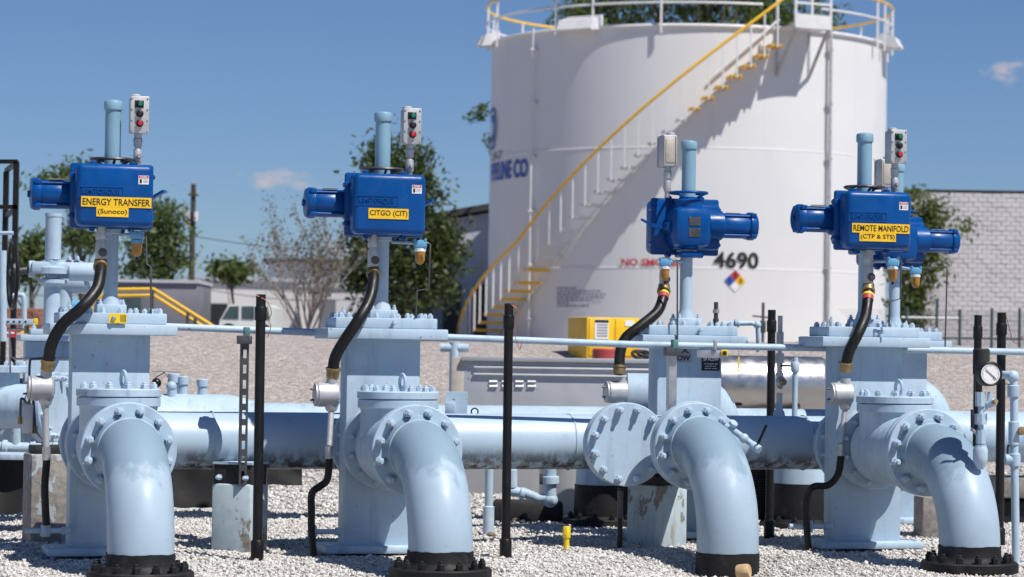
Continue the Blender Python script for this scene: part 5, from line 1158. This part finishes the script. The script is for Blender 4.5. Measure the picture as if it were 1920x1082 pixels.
# instrument stack left of the fourth valve
q = hat(1460); t = thing('instrument_stack', 'vertical grey instrument valve stack standing on the header', 'valve', (q.x, q.y, AX + PR - 0.01))
zt = W(1463, 592, q.y).z - t.location.z; s_ = zt
B().lathe([(0.034, 0), (0.028, 0.03), (0.016, 0.05), (0.016, 0.09)], (0, 0, 0), seg=18).done('weldolet', 'pipe_paint', t)
g = B(); g.lathe([(0.018, 0.08), (0.018, 0.13)], (0, 0, 0), seg=6); g.ball((0.006, 0, 0.185), (0.026, 0.026, 0.036)); g.lathe([(0.015, 0.2), (0.015, 0.32)], (0, 0, 0), seg=14); g.lathe([(0.022, 0.215), (0.022, 0.235)], (0, 0, 0), seg=6); g.lathe([(0.024, 0.285), (0.024, 0.335)], (0, 0, 0), seg=6); g.done('valve_body', 'galvanised', t)
B().lathe([(0.018, 0), (0.018, 0.02), (0.012, 0.026)], (0.012, -0.02, 0.185), (0.4, -1, 0), 16).done('plug', 'brass', t); B().box((0.03, -0.015, 0.27), (0.05, 0.02, 0.012), 0.003).done('handle', 'dark_steel', t)
B().lathe([(0.021, s_ - 0.16), (0.021, s_ - 0.085), (0.014, s_ - 0.085), (0.014, s_)], (0, 0, 0), seg=6).done('tip', 'galvanised', t); B().cyl((0, 0, 0.33), (0, 0, s_ - 0.155), 0.012).done('nipple', 'galvanised', t)
q = W(1490, 770, 15.3); t = thing('sample_tube', 'thin pale blue upright tube before the shiny tank', 'pipe', (q.x, 15.3, 0.6)); B().cyl((0, 0, 0), (0, 0, W(1490, 670, 15.3).z - 0.6), 0.016).done('tube', 'pipe_paint', t); B().lathe([(0.022, 0), (0.027, 0.01), (0.027, 0.05), (0.022, 0.06)], (0, 0, W(1490, 698, 15.3).z - 0.6), seg=12).done('fitting', 'pipe_paint', t)
# small ball valve on the third elbow line
c = W(1372, 805, 13.05); t = thing('bleed_valve', 'small bleed valve with black lever right of third elbow flange', 'valve', tuple(c)); o0 = Vector(c)
B().tube([Vector((-0.06, 0.15, 0.03)), Vector(), W(1420, 840, 12.9) - o0], 0.016, 14).done('nipple', 'pipe_paint', t, 60); B().ball(W(1395, 822, 12.95) - o0, 0.024).done('body', 'pipe_paint', t); B().rcyl(W(1410, 834, 12.93) - o0, W(1424, 844, 12.9) - o0, 0.021, 0.003).done('cap', 'pipe_paint', t)
B().beam(W(1421, 832, 12.9) - o0, W(1437, 797, 12.85) - o0, 0.012, 0.007).done('lever', 'black_plastic', t); B().rcyl((0, -0.02, 0.02), (0.01, -0.03, 0.035), 0.022, 0.003).done('union', 'bolt_paint', t)
# pressure gauge tree on the fourth elbow
q = Vector(V4) + N(0.775 + 0.086 + 0.42 * math.sin(R(52))); zz = AX - 0.42 + (0.42 + PR) * math.cos(R(45))
gx = W(1838, 868, 12.24); t = thing('pressure_gauge_tree', 'pressure gauge on small valve tree standing on rightmost elbow', 'gauge', tuple(gx)); o0 = Vector(gx)
def GP(px, py, dy=0.0): return W(px, py, 12.24 + dy) - o0
B().lathe([(0.012, -0.03), (0.030, 0.0), (0.034, 0.02), (0.034, 0.06), (0.028, 0.075)], (0, 0, 0), seg=24).done('weldolet', 'pipe_paint', t)
g = B(); g.tube([GP(1839, 845), GP(1839, 740)], 0.013, 14); g.done('riser', 'pipe_paint', t)
for a, b_, r_ in (((1839, 842), (1839, 834), 0.022), ((1839, 832), (1839, 806), 0.019), ((1839, 796), (1839, 776), 0.024), ((1838, 762), (1838, 735), 0.020)): B().lathe([(r_ * 1.2, 0), (r_ * 1.2, (GP(*b_) - GP(*a)).length)], GP(*a), GP(*b_) - GP(*a), 8).done('hex_fitting', 'pipe_paint', t)
B().tube([GP(1839, 772), GP(1854, 758), GP(1857, 735)], 0.012, 12).done('gauge_arm', 'pipe_paint', t); B().rcyl(GP(1852, 760), GP(1866, 752, -0.02), 0.018, 0.003).done('plug_tee', 'pipe_paint', t); B().rcyl(GP(1862, 755, -0.02), GP(1868, 752, -0.05), 0.011, 0.002).done('plug', 'brass', t)
B().beam(GP(1822, 802, -0.02), GP(1822, 768, -0.03), 0.010, 0.006).done('lever', 'black_plastic', t); B().cyl(GP(1822, 805, -0.02), GP(1830, 812, 0), 0.008).done('lever_pivot', 'galvanised', t)
gc = GP(1857, 701, -0.02); ax = Vector((0.22, -1, 0.02)).normalized()
B().lathe([(0.050, -0.06), (0.057, -0.05), (0.057, 0.004), (0.052, 0.008), (0.047, 0.004), (0.047, 0.0), (0.0, 0.0)], gc, ax, 40).done('gauge_case', 'black_plastic', t)
face = B().lathe([(0.0465, 0.0025), (0.0001, 0.0026)], gc, ax, 40).done('dial', 'print_white', t)
e1 = ax.cross(Vector((0, 0, 1))).normalized() * -1; e2 = e1.cross(ax) * -1; e2 = Vector((0, 0, 1)); 
g = B()
for k in range(31):
    a_ = R(225 - 9 * k); d = e1 * math.cos(a_) + e2 * math.sin(a_); L_ = 0.008 if k % 5 == 0 else 0.004; g.beam(gc + ax * 0.0035 + d * (0.042 - L_), gc + ax * 0.0035 + d * 0.042, 0.0012, 0.0008)
g.done('scale_marks', 'print_black', face); g = B(); d = (e1 * -0.75 + e2 * 0.66).normalized(); g.beam(gc + ax * 0.005 - d * 0.034, gc + ax * 0.005 + d * 0.032, 0.0035, 0.001); g.beam(gc + ax * 0.005 - d * 0.034, gc + ax * 0.005 - d * 0.018, 0.007, 0.001); g.done('pointer', 'print_black', face)
t = thing('side_pipe', 'pale blue vertical pipe with valve at the right photo edge', 'pipe', tuple(W(1905, 1082, 12.6))); o0 = Vector(t.location); t.location.z = -0.03; o0.z = -0.03
def SP(px, py, dy=0.0): return W(px, py, 12.6 + dy) - o0
B().tube([SP(1876, 703, 0.05), SP(1893, 703), SP(1899, 708), SP(1901, 720), SP(1902, 850), SP(1906, 1130)], 0.019, 16).done('pipe', 'pipe_paint', t, 60); B().ball(SP(1899, 706), 0.030).done('elbow_fitting', 'pipe_paint', t)
for a, b_, r_ in (((1900, 722), (1900, 745), 0.029), ((1901, 790), (1901, 835), 0.026), ((1902, 850), (1903, 875), 0.028)): B().rcyl(SP(*a), SP(*b_), r_, 0.004, 16).done('fitting', 'pipe_paint', t)
B().lathe([(0.020, 0), (0.020, 0.012), (0.012, 0.014)], SP(1914, 808, -0.025), (0.5, -1, 0), 16).done('plug', 'brass', t)
B().rcyl(SP(1884, 862), SP(1903, 862), 0.026, 0.003).done('branch_valve', 'pipe_paint', t); B().tube([SP(1889, 850), SP(1890, 836), SP(1905, 834)], 0.006, 8).done('lever', 'dark_steel', t); B().beam(SP(1885, 720), SP(1903, 722), 0.006, 0.004).done('lever', 'dark_steel', t)
c = W(1905, 905, 16.0); tag(B().box((c.x + 0.1, 16.0, 0.20), (0.5, 0.4, 0.12), 0.01).done('concrete_slab', 'bare_block'), 'low grey concrete slab at the right photo edge', 'slab')
q = W(1905, 960, 16.0); tag(B().box((q.x + 0.1, 16.05, 0.05), (0.5, 0.4, 0.14), 0.01).done('rubber_pad', 'black_rubber'), 'black rubber pad under the low concrete slab', 'pad')
# pipes and stubs behind, right of the rear valve
t = thing('vent_line', 'pale blue pipe with elbow and union right of rear valve', 'pipe', tuple(W(1350, 607, 14.6))); o0 = Vector(t.location)
def VP(px, py): return W(px, py, 14.6) - o0
B().tube([VP(1352, 607), VP(1410, 606), VP(1421, 612), VP(1423, 660)], 0.014, 14).done('pipe', 'pipe_paint', t, 60); B().rcyl(VP(1377, 606), VP(1386, 606), 0.024, 0.003).done('union', 'pipe_paint', t); B().ball(VP(1420, 609), 0.022).done('elbow_fitting', 'pipe_paint', t)
q = W(1342, 625, 14.5); t = thing('relief_stub', 'grey upright relief stub on the rear valve flange', 'valve', (q.x, 14.5, q.z - 0.05)); B().lathe([(0.016, 0), (0.016, 0.13), (0.012, 0.13), (0.012, 0.22)], (0, 0, 0), seg=14).done('stub', 'strut_dark', t); B().lathe([(0.018, 0.16), (0.018, 0.18)], (0, 0, 0), seg=8).done('nut', 'galvanised', t)
Y = 33.0; p = W(1430, 650, Y); t = thing('distant_valve', 'dark distant valve post with crossbar before the tank', 'valve', (p.x, Y, gz(p.x, Y))); zt = W(1430, 567, Y).z - t.location.z
B().cyl((0, 0, 0), (0, 0, zt), 0.018).done('post', 'dark_steel', t); B().beam((-0.13, 0, zt - 0.17), (0.1, 0, zt - 0.19), 0.03, 0.02).done('crossbar', 'dark_steel', t); B().box((0, 0, zt - 0.3), (0.07, 0.07, 0.15), 0.01).done('body', 'dark_steel', t)

# ------------------------------------------------------------------ equipment on and before the berm
Y = 18.2; a = W(868, 765, Y); c = W(1260, 683, Y); t = thing('equipment_skid', 'long grey metal enclosure with riveted strips and louvres', 'enclosure', (a.x, Y, gz(a.x, Y) - 0.1)); zb = t.location.z; Hh = c.z - zb; Wd = c.x - a.x
B().box((Wd / 2, 0.5, Hh / 2), (Wd, 1.0, Hh), 0.006).done('cabinet', 'skid_grey', t)
B().box((Wd / 2, 0.5, Hh + 0.016), (Wd + 0.03, 1.06, 0.030), 0.004).done('lid', 'skid_grey', t)
for py in (689, 702):
    z = W(1000, py + 0.6, Y).z - zb; s = B().box((Wd / 2 + 0.03, -0.006, z), (Wd - 0.08, 0.028, 0.012), 0.001).done('hinge_strip', 'white_trim', t)  # strips made white: light from above painted into their colour
    for i in range(int(Wd / 0.075)): inst('screw', ME_SCREW, s, (0.05 + 0.075 * i, -0.012, z), (0, -1, 0), 0, 1.0)
for px in (925, 949, 974, 997, 1178, 1200):
    for py in (715, 724):
        q = W(px, py, Y); g = B(); g.prism([(q.x - a.x - 0.028, 0, q.z - zb - 0.007), (q.x - a.x - 0.028, -0.014, q.z - zb - 0.004), (q.x - a.x - 0.028, -0.002, q.z - zb + 0.011), (q.x - a.x - 0.028, 0, q.z - zb + 0.011)], (0.056, 0, 0)); g.done('louvre', 'white_trim', t, 20)
q = W(857, 765, Y - 0.1); t = thing('relay_cabinet', 'narrow weathered metal cabinet left of the grey enclosure', 'cabinet', (q.x, Y + 0.1, zb)); B().box((0, 0.15, Hh / 2), (0.09, 0.5, Hh + 0.05), 0.005).done('body', 'cast_tan', t); B().box((0.0, -0.104, Hh * 0.6), (0.06, 0.006, 0.12)).done('door', 'skid_grey', t); B().box((0.0, -0.104, Hh * 0.32), (0.06, 0.006, 0.08)).done('door', 'skid_grey', t)
q = W(852, 668, 18.9); t = thing('grey_standpipe', 'short grey tee pipe above the weathered cabinet', 'pipe', (q.x, 18.9, q.z - 0.3)); B().cyl((0, 0, 0), (0, 0, 0.40), 0.035).done('pipe', 'pipe_paint_worn', t); B().cyl((-0.10, 0, 0.36), (0.10, 0, 0.36), 0.03).done('tee', 'pipe_paint_worn', t)
# polished horizontal vessel
Y = 18.5; a = W(1300, 718, Y); c = W(1552, 722, Y); t = thing('polished_vessel', 'shiny polished steel horizontal vessel before the berm', 'vessel', (a.x, Y, gz(a.x, Y))); r = 0.195; o0 = Vector(t.location); L = c.x - a.x; z = a.z - o0.z
B().lathe([(r, 0), (r, L - 0.05), (r * 0.9, L - 0.015), (r * 0.5, L + 0.02), (0.0, L + 0.03)], (0, 0, z), (1, 0, 0), 56).done('shell', 'stainless', t, 50)
for x in (0.3, 0.7): B().box((x, 0, (z - r) / 2 + 0.02), (0.06, 0.3, z - r + 0.06), 0.004).done('saddle', 'strut_dark', t)
g = B(); g.lathe([(0.06, 0), (0.06, 0.02), (0.03, 0.03)], (L + 0.02, -0.03, z + 0.02), (1, 0, 0), 24); g.done('manway', 'pipe_paint', t)
# yellow cabinet and red drum on the berm
Y = 23.0; a = W(1100, 669, Y); c = W(1202, 596, Y); t = thing('safety_cabinet', 'yellow safety cabinet on the gravel berm in front of tank', 'cabinet', (a.x, Y, a.z), R(22)); H = c.z - a.z; Wd = (c.x - a.x) / math.cos(R(22))
B().box((Wd / 2, 0.215, H / 2 - 0.02), (Wd, 0.42, H + 0.04), 0.008).done('body', 'safety_yellow', t)
for x in (0.26, 0.755): B().box((Wd * x, 0.002, H * 0.5), (Wd * 0.44, 0.010, H * 0.94), 0.003).done('door', 'sign_yellow', t)
n_ = B().box((Wd * 0.27, -0.006, H * 0.70), (0.13, 0.004, 0.17)).done('notice', 'print_white', t)
B().box((Wd * 0.27, -0.010, H * 0.70 + 0.07), (0.125, 0.003, 0.022)).done('heading', 'print_black', n_)
for k in range(5): B().box((Wd * 0.27 + 0.005, -0.010, H * 0.70 + 0.04 - 0.024 * k), (0.10, 0.003, 0.010)).done('print_line', 'print_grey', n_)
B().box((Wd * 0.80, -0.006, H * 0.86), (0.09, 0.004, 0.05)).done('notice', 'print_white', t)
q = W(1136, 660, 22.6); t = thing('red_drum', 'faded red drum in front of the yellow cabinet', 'drum', (q.x, 22.6, q.z - 0.33)); B().rcyl((0, 0, 0), (0, 0, 0.36), 0.115, 0.012, 32).done('shell', 'red_drum', t); B().torus((0, 0, 0.24), (0, 0, 1), 0.115, 0.006).done('hoop', 'red_drum', t)
Y = 20.5; q = W(1200, 668, Y); t = thing('hose_coil', 'small dark coil lying beside the yellow cabinet', 'hose', (q.x, Y, q.z)); B().torus((0, 0, 0.01), (0.2, -0.5, 1), 0.06, 0.014).done('coil', 'black_rubber', t); B().torus((0.03, 0, 0.02), (0.1, -0.4, 1), 0.05, 0.012).done('coil', 'black_rubber', t)

# ------------------------------------------------------------------ far left manifold
Y = 15.6
def LQ(px, py, dy=0.0): return W(px, py, Y + dy)
t = thing('rear_gate_valve', 'pale blue gate valve with tall riser at far left behind', 'valve', (LQ(88, 900).x, Y, 0.0), TH); o0 = Vector(t.location); Rz = Matrix.Rotation(-TH, 3, 'Z')
def Lq(px, py, dy=0.0): return Rz @ (W(px, py, Y + dy) - o0)
zt = Lq(85, 640).z; z0 = Lq(85, 838).z
B().box((0, 0, (zt + z0) / 2), (0.29, 0.16, zt - z0), 0.006).done('body', 'pipe_paint', t); B().box((0, 0, zt + 0.018), (0.36, 0.28, 0.036), 0.005).done('lower_flange', 'pipe_paint', t); u = B().box((0.02, 0, zt + 0.055), (0.28, 0.22, 0.032), 0.005).done('upper_flange', 'pipe_paint', t)
for x in (-0.1, -0.04, 0.04, 0.1, 0.14): inst('bolt', ME_STUD, u, (x, -0.09, zt + 0.071), (0, 0, 1), random.random(), 0.9)
B().lathe([(0.06, 0), (0.048, 0.03), (0.048, 0.25), (0.062, 0.26), (0.085, 0.27), (0.085, 0.29), (0.045, 0.30), (0.045, 0.32), (0.10, 0.325), (0.10, 0.36), (0.07, 0.37), (0.07, 0.40)], (0.01, 0, zt + 0.07), seg=32).done('yoke', 'pipe_paint', t)
zy = zt + 0.42; B().box((0.01, 0, zy + 0.01), (0.26, 0.14, 0.07), 0.02).done('gear_box', 'pipe_paint', t); B().rcyl((0.10, -0.03, zy - 0.01), (0.27, -0.05, zy - 0.01), 0.055, 0.006).done('gear_housing', 'pipe_paint', t); B().rcyl((-0.13, 0, zy), (-0.09, 0, zy), 0.05, 0.004).done('gear_cover', 'pipe_paint', t)
zr = Lq(93, 400).z; B().lathe([(0.047, zy + 0.06), (0.047, zr - 0.02), (0.050, zr - 0.02), (0.050, zr)], (0.01, 0.0, 0), seg=28).done('riser', 'pipe_paint', t)
B().rcyl((-0.13, 0.0, zy - 0.005), (-0.24, 0.0, zy - 0.02), 0.022).done('shaft', 'dark_steel', t); B().rcyl((-0.19, 0, zy - 0.01), (-0.22, 0, zy - 0.012), 0.05).done('shaft_hub', 'dark_steel', t)
w = B().torus((-0.22, 0.0, zy - 0.03), (1, 0.06, 0.0), 0.20, 0.011, 40, 10)
for k in range(4): q = R(20 + 90 * k); w.tube([(-0.22, 0, zy - 0.03), (-0.22 - 0.012 * math.cos(q), 0.19 * math.cos(q), zy - 0.03 + 0.19 * math.sin(q))], 0.008, 8)
w.done('handwheel', 'black_plastic', t)
for s in (1, -1): flange(t, -0.11 * s, -0.15 * s, 0.19, (zt + z0) / 2 - 0.06, bolts=None)
f = B().rcyl((0.10, -0.30, 0.42), (0.115, -0.345, 0.42), 0.20, 0.004, 48).done('flange', 'pipe_paint', t); ring_bolts(f, (0.115, -0.345, 0.42), (0.015, -0.045, 0), 0.17, 12, ME_STUD, 1.1)
t = thing('left_check_valve', 'pale blue ribbed check valve at the left photo edge', 'valve', tuple(LQ(20, 770))); g = B(); g.lathe([(0.08, -0.25), (0.13, -0.2), (0.14, 0), (0.15, 0.1), (0.09, 0.24)], (0, 0, 0.02), (1, 0.3, 0.1), 32)
g.lathe([(0.08, 0), (0.085, 0.14)], (-0.02, 0, 0.05), (0, 0, 1), 24); g.done('body', 'pipe_paint', t)
for x in (-0.12, 0.0, 0.12): B().rcyl((x, x * 0.3, 0.02), (x + 0.03, x * 0.3 + 0.01, 0.022), 0.165, 0.004, 32).done('rib', 'pipe_paint', t)
for i in range(5): inst('bolt', ME_STUD, t, (-0.15 + 0.07 * i, -0.12, 0.10 - 0.01 * i), (0.2, -1, 0.3), 0, 1.0)
p0 = LQ(-60, 800); p1 = LQ(140, 812); tag(B().tube([p0, p1], 0.10, 28).done('cross_pipe', 'pipe_paint_worn', None, 60), 'pale blue cross pipe below the left check valve', 'pipe')
p0 = LQ(-60, 880); p1 = LQ(60, 880, 0.1)
# black cage at the left edge
Y = 17.0; t = thing('ladder_cage', 'black tubular steel ladder cage at the left photo edge', 'ladder', (W(20, 640, Y).x, Y, gz(0, Y))); o0 = Vector(t.location)
def CP(px, py, dy=0.0): return W(px, py, Y + dy) - o0
for px, dy, y0 in ((31, 0, 304), (12, 0.5, 322)):
    a = CP(px, y0, dy); B().beam(a, (a.x, a.y, 0), 0.034, 0.034).done('upright', 'black_plastic', t)
for y in (303, 388): B().beam(CP(-60, y), CP(33, y), 0.034, 0.026).done('rail', 'black_plastic', t); B().beam(CP(31, y + 2), CP(12, y + 17, 0.5), 0.026, 0.026).done('side_rail', 'black_plastic', t)
B().box(CP(10, 520, 0.2), (0.14, 0.3, 0.16), 0.01).done('guard_box', 'black_plastic', t)
# small pipes, notice and tubing at left
Y = 16.4; t = thing('perforated_bar', 'pale blue perforated bar with yellow end at left', 'bar', tuple(W(0, 603, Y))); o0 = Vector(t.location)
B().box(W(20, 603, Y) - o0, (0.30, 0.03, 0.035), 0.002).done('bar', 'pipe_paint', t); B().box(W(67, 603, Y) - o0, (0.022, 0.035, 0.04), 0.002).done('end_cap', 'tag_yellow', t)
for k in range(7): B().cyl(W(-18 + 11 * k, 603, Y - 0.016) - o0, W(-18 + 11 * k, 603, Y - 0.0165) - o0 + Vector((0, -0.001, 0)), 0.007, seg=10).done('hole', 'opening_dark', t)
t = thing('red_notice', 'small red notice hanging below the perforated bar', 'notice', tuple(W(18, 624, Y))); B().box((0, 0, 0), (0.085, 0.004, 0.055)).done('plate', 'print_red', t); B().box((0.0, -0.003, 0.0), (0.06, 0.002, 0.012)).done('print_line', 'print_white', t)
t = thing('blue_tubing', 'pale blue upright tubing with elbow behind left handwheel', 'pipe', tuple(W(45, 620, Y))); o0 = Vector(t.location)
B().tube([W(5, 470, Y) - o0, W(6, 640, Y) - o0], 0.024, 14).done('tube', 'pipe_paint', t); B().tube(spline([W(20, 556, Y) - o0, W(38, 553, Y) - o0, W(45, 562, Y) - o0, W(45, 620, Y) - o0], 6), 0.016, 14).done('tube', 'pipe_paint', t, 60); B().tube([W(0, 437, Y) - o0, W(25, 437, Y) - o0], 0.012, 10).done('tube', 'pipe_paint', t)
t = thing('sensing_line', 'thin steel tubing with small fittings left of first valve', 'tubing', tuple(W(60, 760, 12.6))); o0 = Vector(t.location)
def TP(px, py): return W(px, py, 12.6) - o0
B().tube(spline([TP(19, 700), TP(18, 625), TP(20, 618), TP(48, 618)], 6), 0.005, 8).done('tube', 'galvanised', t, 60); B().tube([TP(19, 640), TP(21, 668), TP(28, 673), TP(130, 672)], 0.005, 8).done('tube', 'galvanised', t, 60)
B().tube(spline([TP(105, 672), TP(64, 673), TP(56, 680), TP(55, 740), TP(55, 790)], 6), 0.006, 8).done('tube', 'dark_steel', t, 60); B().tube(spline([TP(38, 790), TP(39, 752), TP(43, 748), TP(50, 756)], 6), 0.006, 8).done('tube', 'dark_steel', t, 60); B().tube([TP(62, 745), TP(66, 805)], 0.007, 8).done('tube', 'dark_steel', t)
for x, y in ((53, 760), (57, 800), (66, 806), (38, 788), (50, 618)): B().lathe([(0.013, -0.018), (0.013, 0.018)], TP(x, y), (0, 0, 1), 6).done('nut', 'brass', t)
B().box(TP(53, 785), (0.05, 0.04, 0.14), 0.006).done('block', 'cast_grey', t)

# flanged spool between the left check valve and the rear gate valve, and the second bonnet behind it
Y = 15.2; c = W(128, 760, Y); t = thing('left_spool', 'flanged pale blue spool with bolts left of first gate valve', 'pipe', (c.x, Y, 0), TH); z = c.z
B().cyl((-0.05, 0.15, z), (0.0, -0.25, z), 0.12, seg=36).done('spool', 'pipe_paint', t)
for y, s in ((0.12, 1), (0.07, 1), (-0.22, -1), (-0.27, -1)):
    f = B().rcyl((-0.02, y, z), (-0.015, y - 0.036, z), 0.185, 0.004, 48).done('flange', 'pipe_paint_worn', t)
    if y in (0.07, -0.27): ring_bolts(f, (-0.015, y - 0.036, z), (0.05, -1, 0), 0.157, 12, ME_LONG, 1.1)
Y = 14.6; c = W(20, 720, Y); t = thing('edge_valve', 'bolted pale blue valve body cut by the left photo edge', 'valve', (c.x, Y, 0), R(-20))
b = B(); b.lathe([(0.09, -0.34), (0.12, -0.28), (0.125, -0.1), (0.12, 0.12), (0.10, 0.24)], (0, 0, c.z - 0.12), (1, 0, 0), 36); b.lathe([(0.10, 0), (0.10, 0.2)], (-0.06, 0, c.z - 0.1), (0, 0, 1), 32); b.done('body', 'pipe_paint', t)
f = B().rcyl((-0.06, 0, c.z + 0.06), (-0.06, 0, c.z + 0.10), 0.145, 0.004, 40).done('bonnet_cap', 'pipe_paint_worn', t); ring_bolts(f, (-0.06, 0, c.z + 0.10), (0, 0, 1), 0.12, 10, ME_BOLT, 1.0)
for x in (0.20, 0.25):
    f = B().rcyl((x, 0, c.z - 0.12), (x + 0.036, 0, c.z - 0.12), 0.19, 0.004, 48).done('flange', 'pipe_paint', t)
ring_bolts(f, (0.286, 0, c.z - 0.12), (1, 0, 0), 0.16, 12, ME_LONG, 1.1)
Y = 14.9; t = thing('drain_line', 'small pale blue drain line with tee low at left edge', 'pipe', tuple(W(60, 845, Y))); o0 = Vector(t.location)
B().tube([W(-30, 838, Y) - o0, W(60, 840, Y) - o0, W(120, 836, Y) - o0], 0.03, 16).done('pipe', 'pipe_paint_worn', t); B().tube([W(30, 840, Y) - o0, W(30, 800, Y) - o0], 0.026, 14).done('tee', 'pipe_paint_worn', t)
for x in (5, 58, 100): B().rcyl(W(x, 839, Y) - o0, W(x + 10, 839, Y) - o0, 0.042, 0.004).done('union', 'pipe_paint_worn', t)
Y = 15.9; t = thing('gear_operator', 'pale blue gear operator with side cylinder behind the left riser', 'gearbox', tuple(W(120, 520, Y))); o0 = Vector(t.location)
B().box(W(118, 500, Y) - o0, (0.24, 0.16, 0.075), 0.02).done('gear_case', 'pipe_paint', t); B().rcyl(W(112, 530, Y) - o0, W(168, 532, Y) - o0, 0.062, 0.008).done('side_cylinder', 'pipe_paint', t); B().rcyl(W(164, 520, Y) - o0, W(172, 520, Y) - o0, 0.075, 0.006).done('end_cap', 'pipe_paint', t)
B().cyl(W(120, 540, Y) - o0, W(120, 640, Y) - o0, 0.05).done('neck', 'pipe_paint', t)
for x in (90, 105, 130, 145): inst('bolt', ME_BOLT, t, W(x, 488, Y - 0.08) - o0, (0, 0, 1), 0.2, 1.0)
B().rcyl(W(135, 575, 15.4) - o0, W(150, 575, 15.4) - o0, 0.04, 0.006).done('blue_knob', 'filter_blue', t)
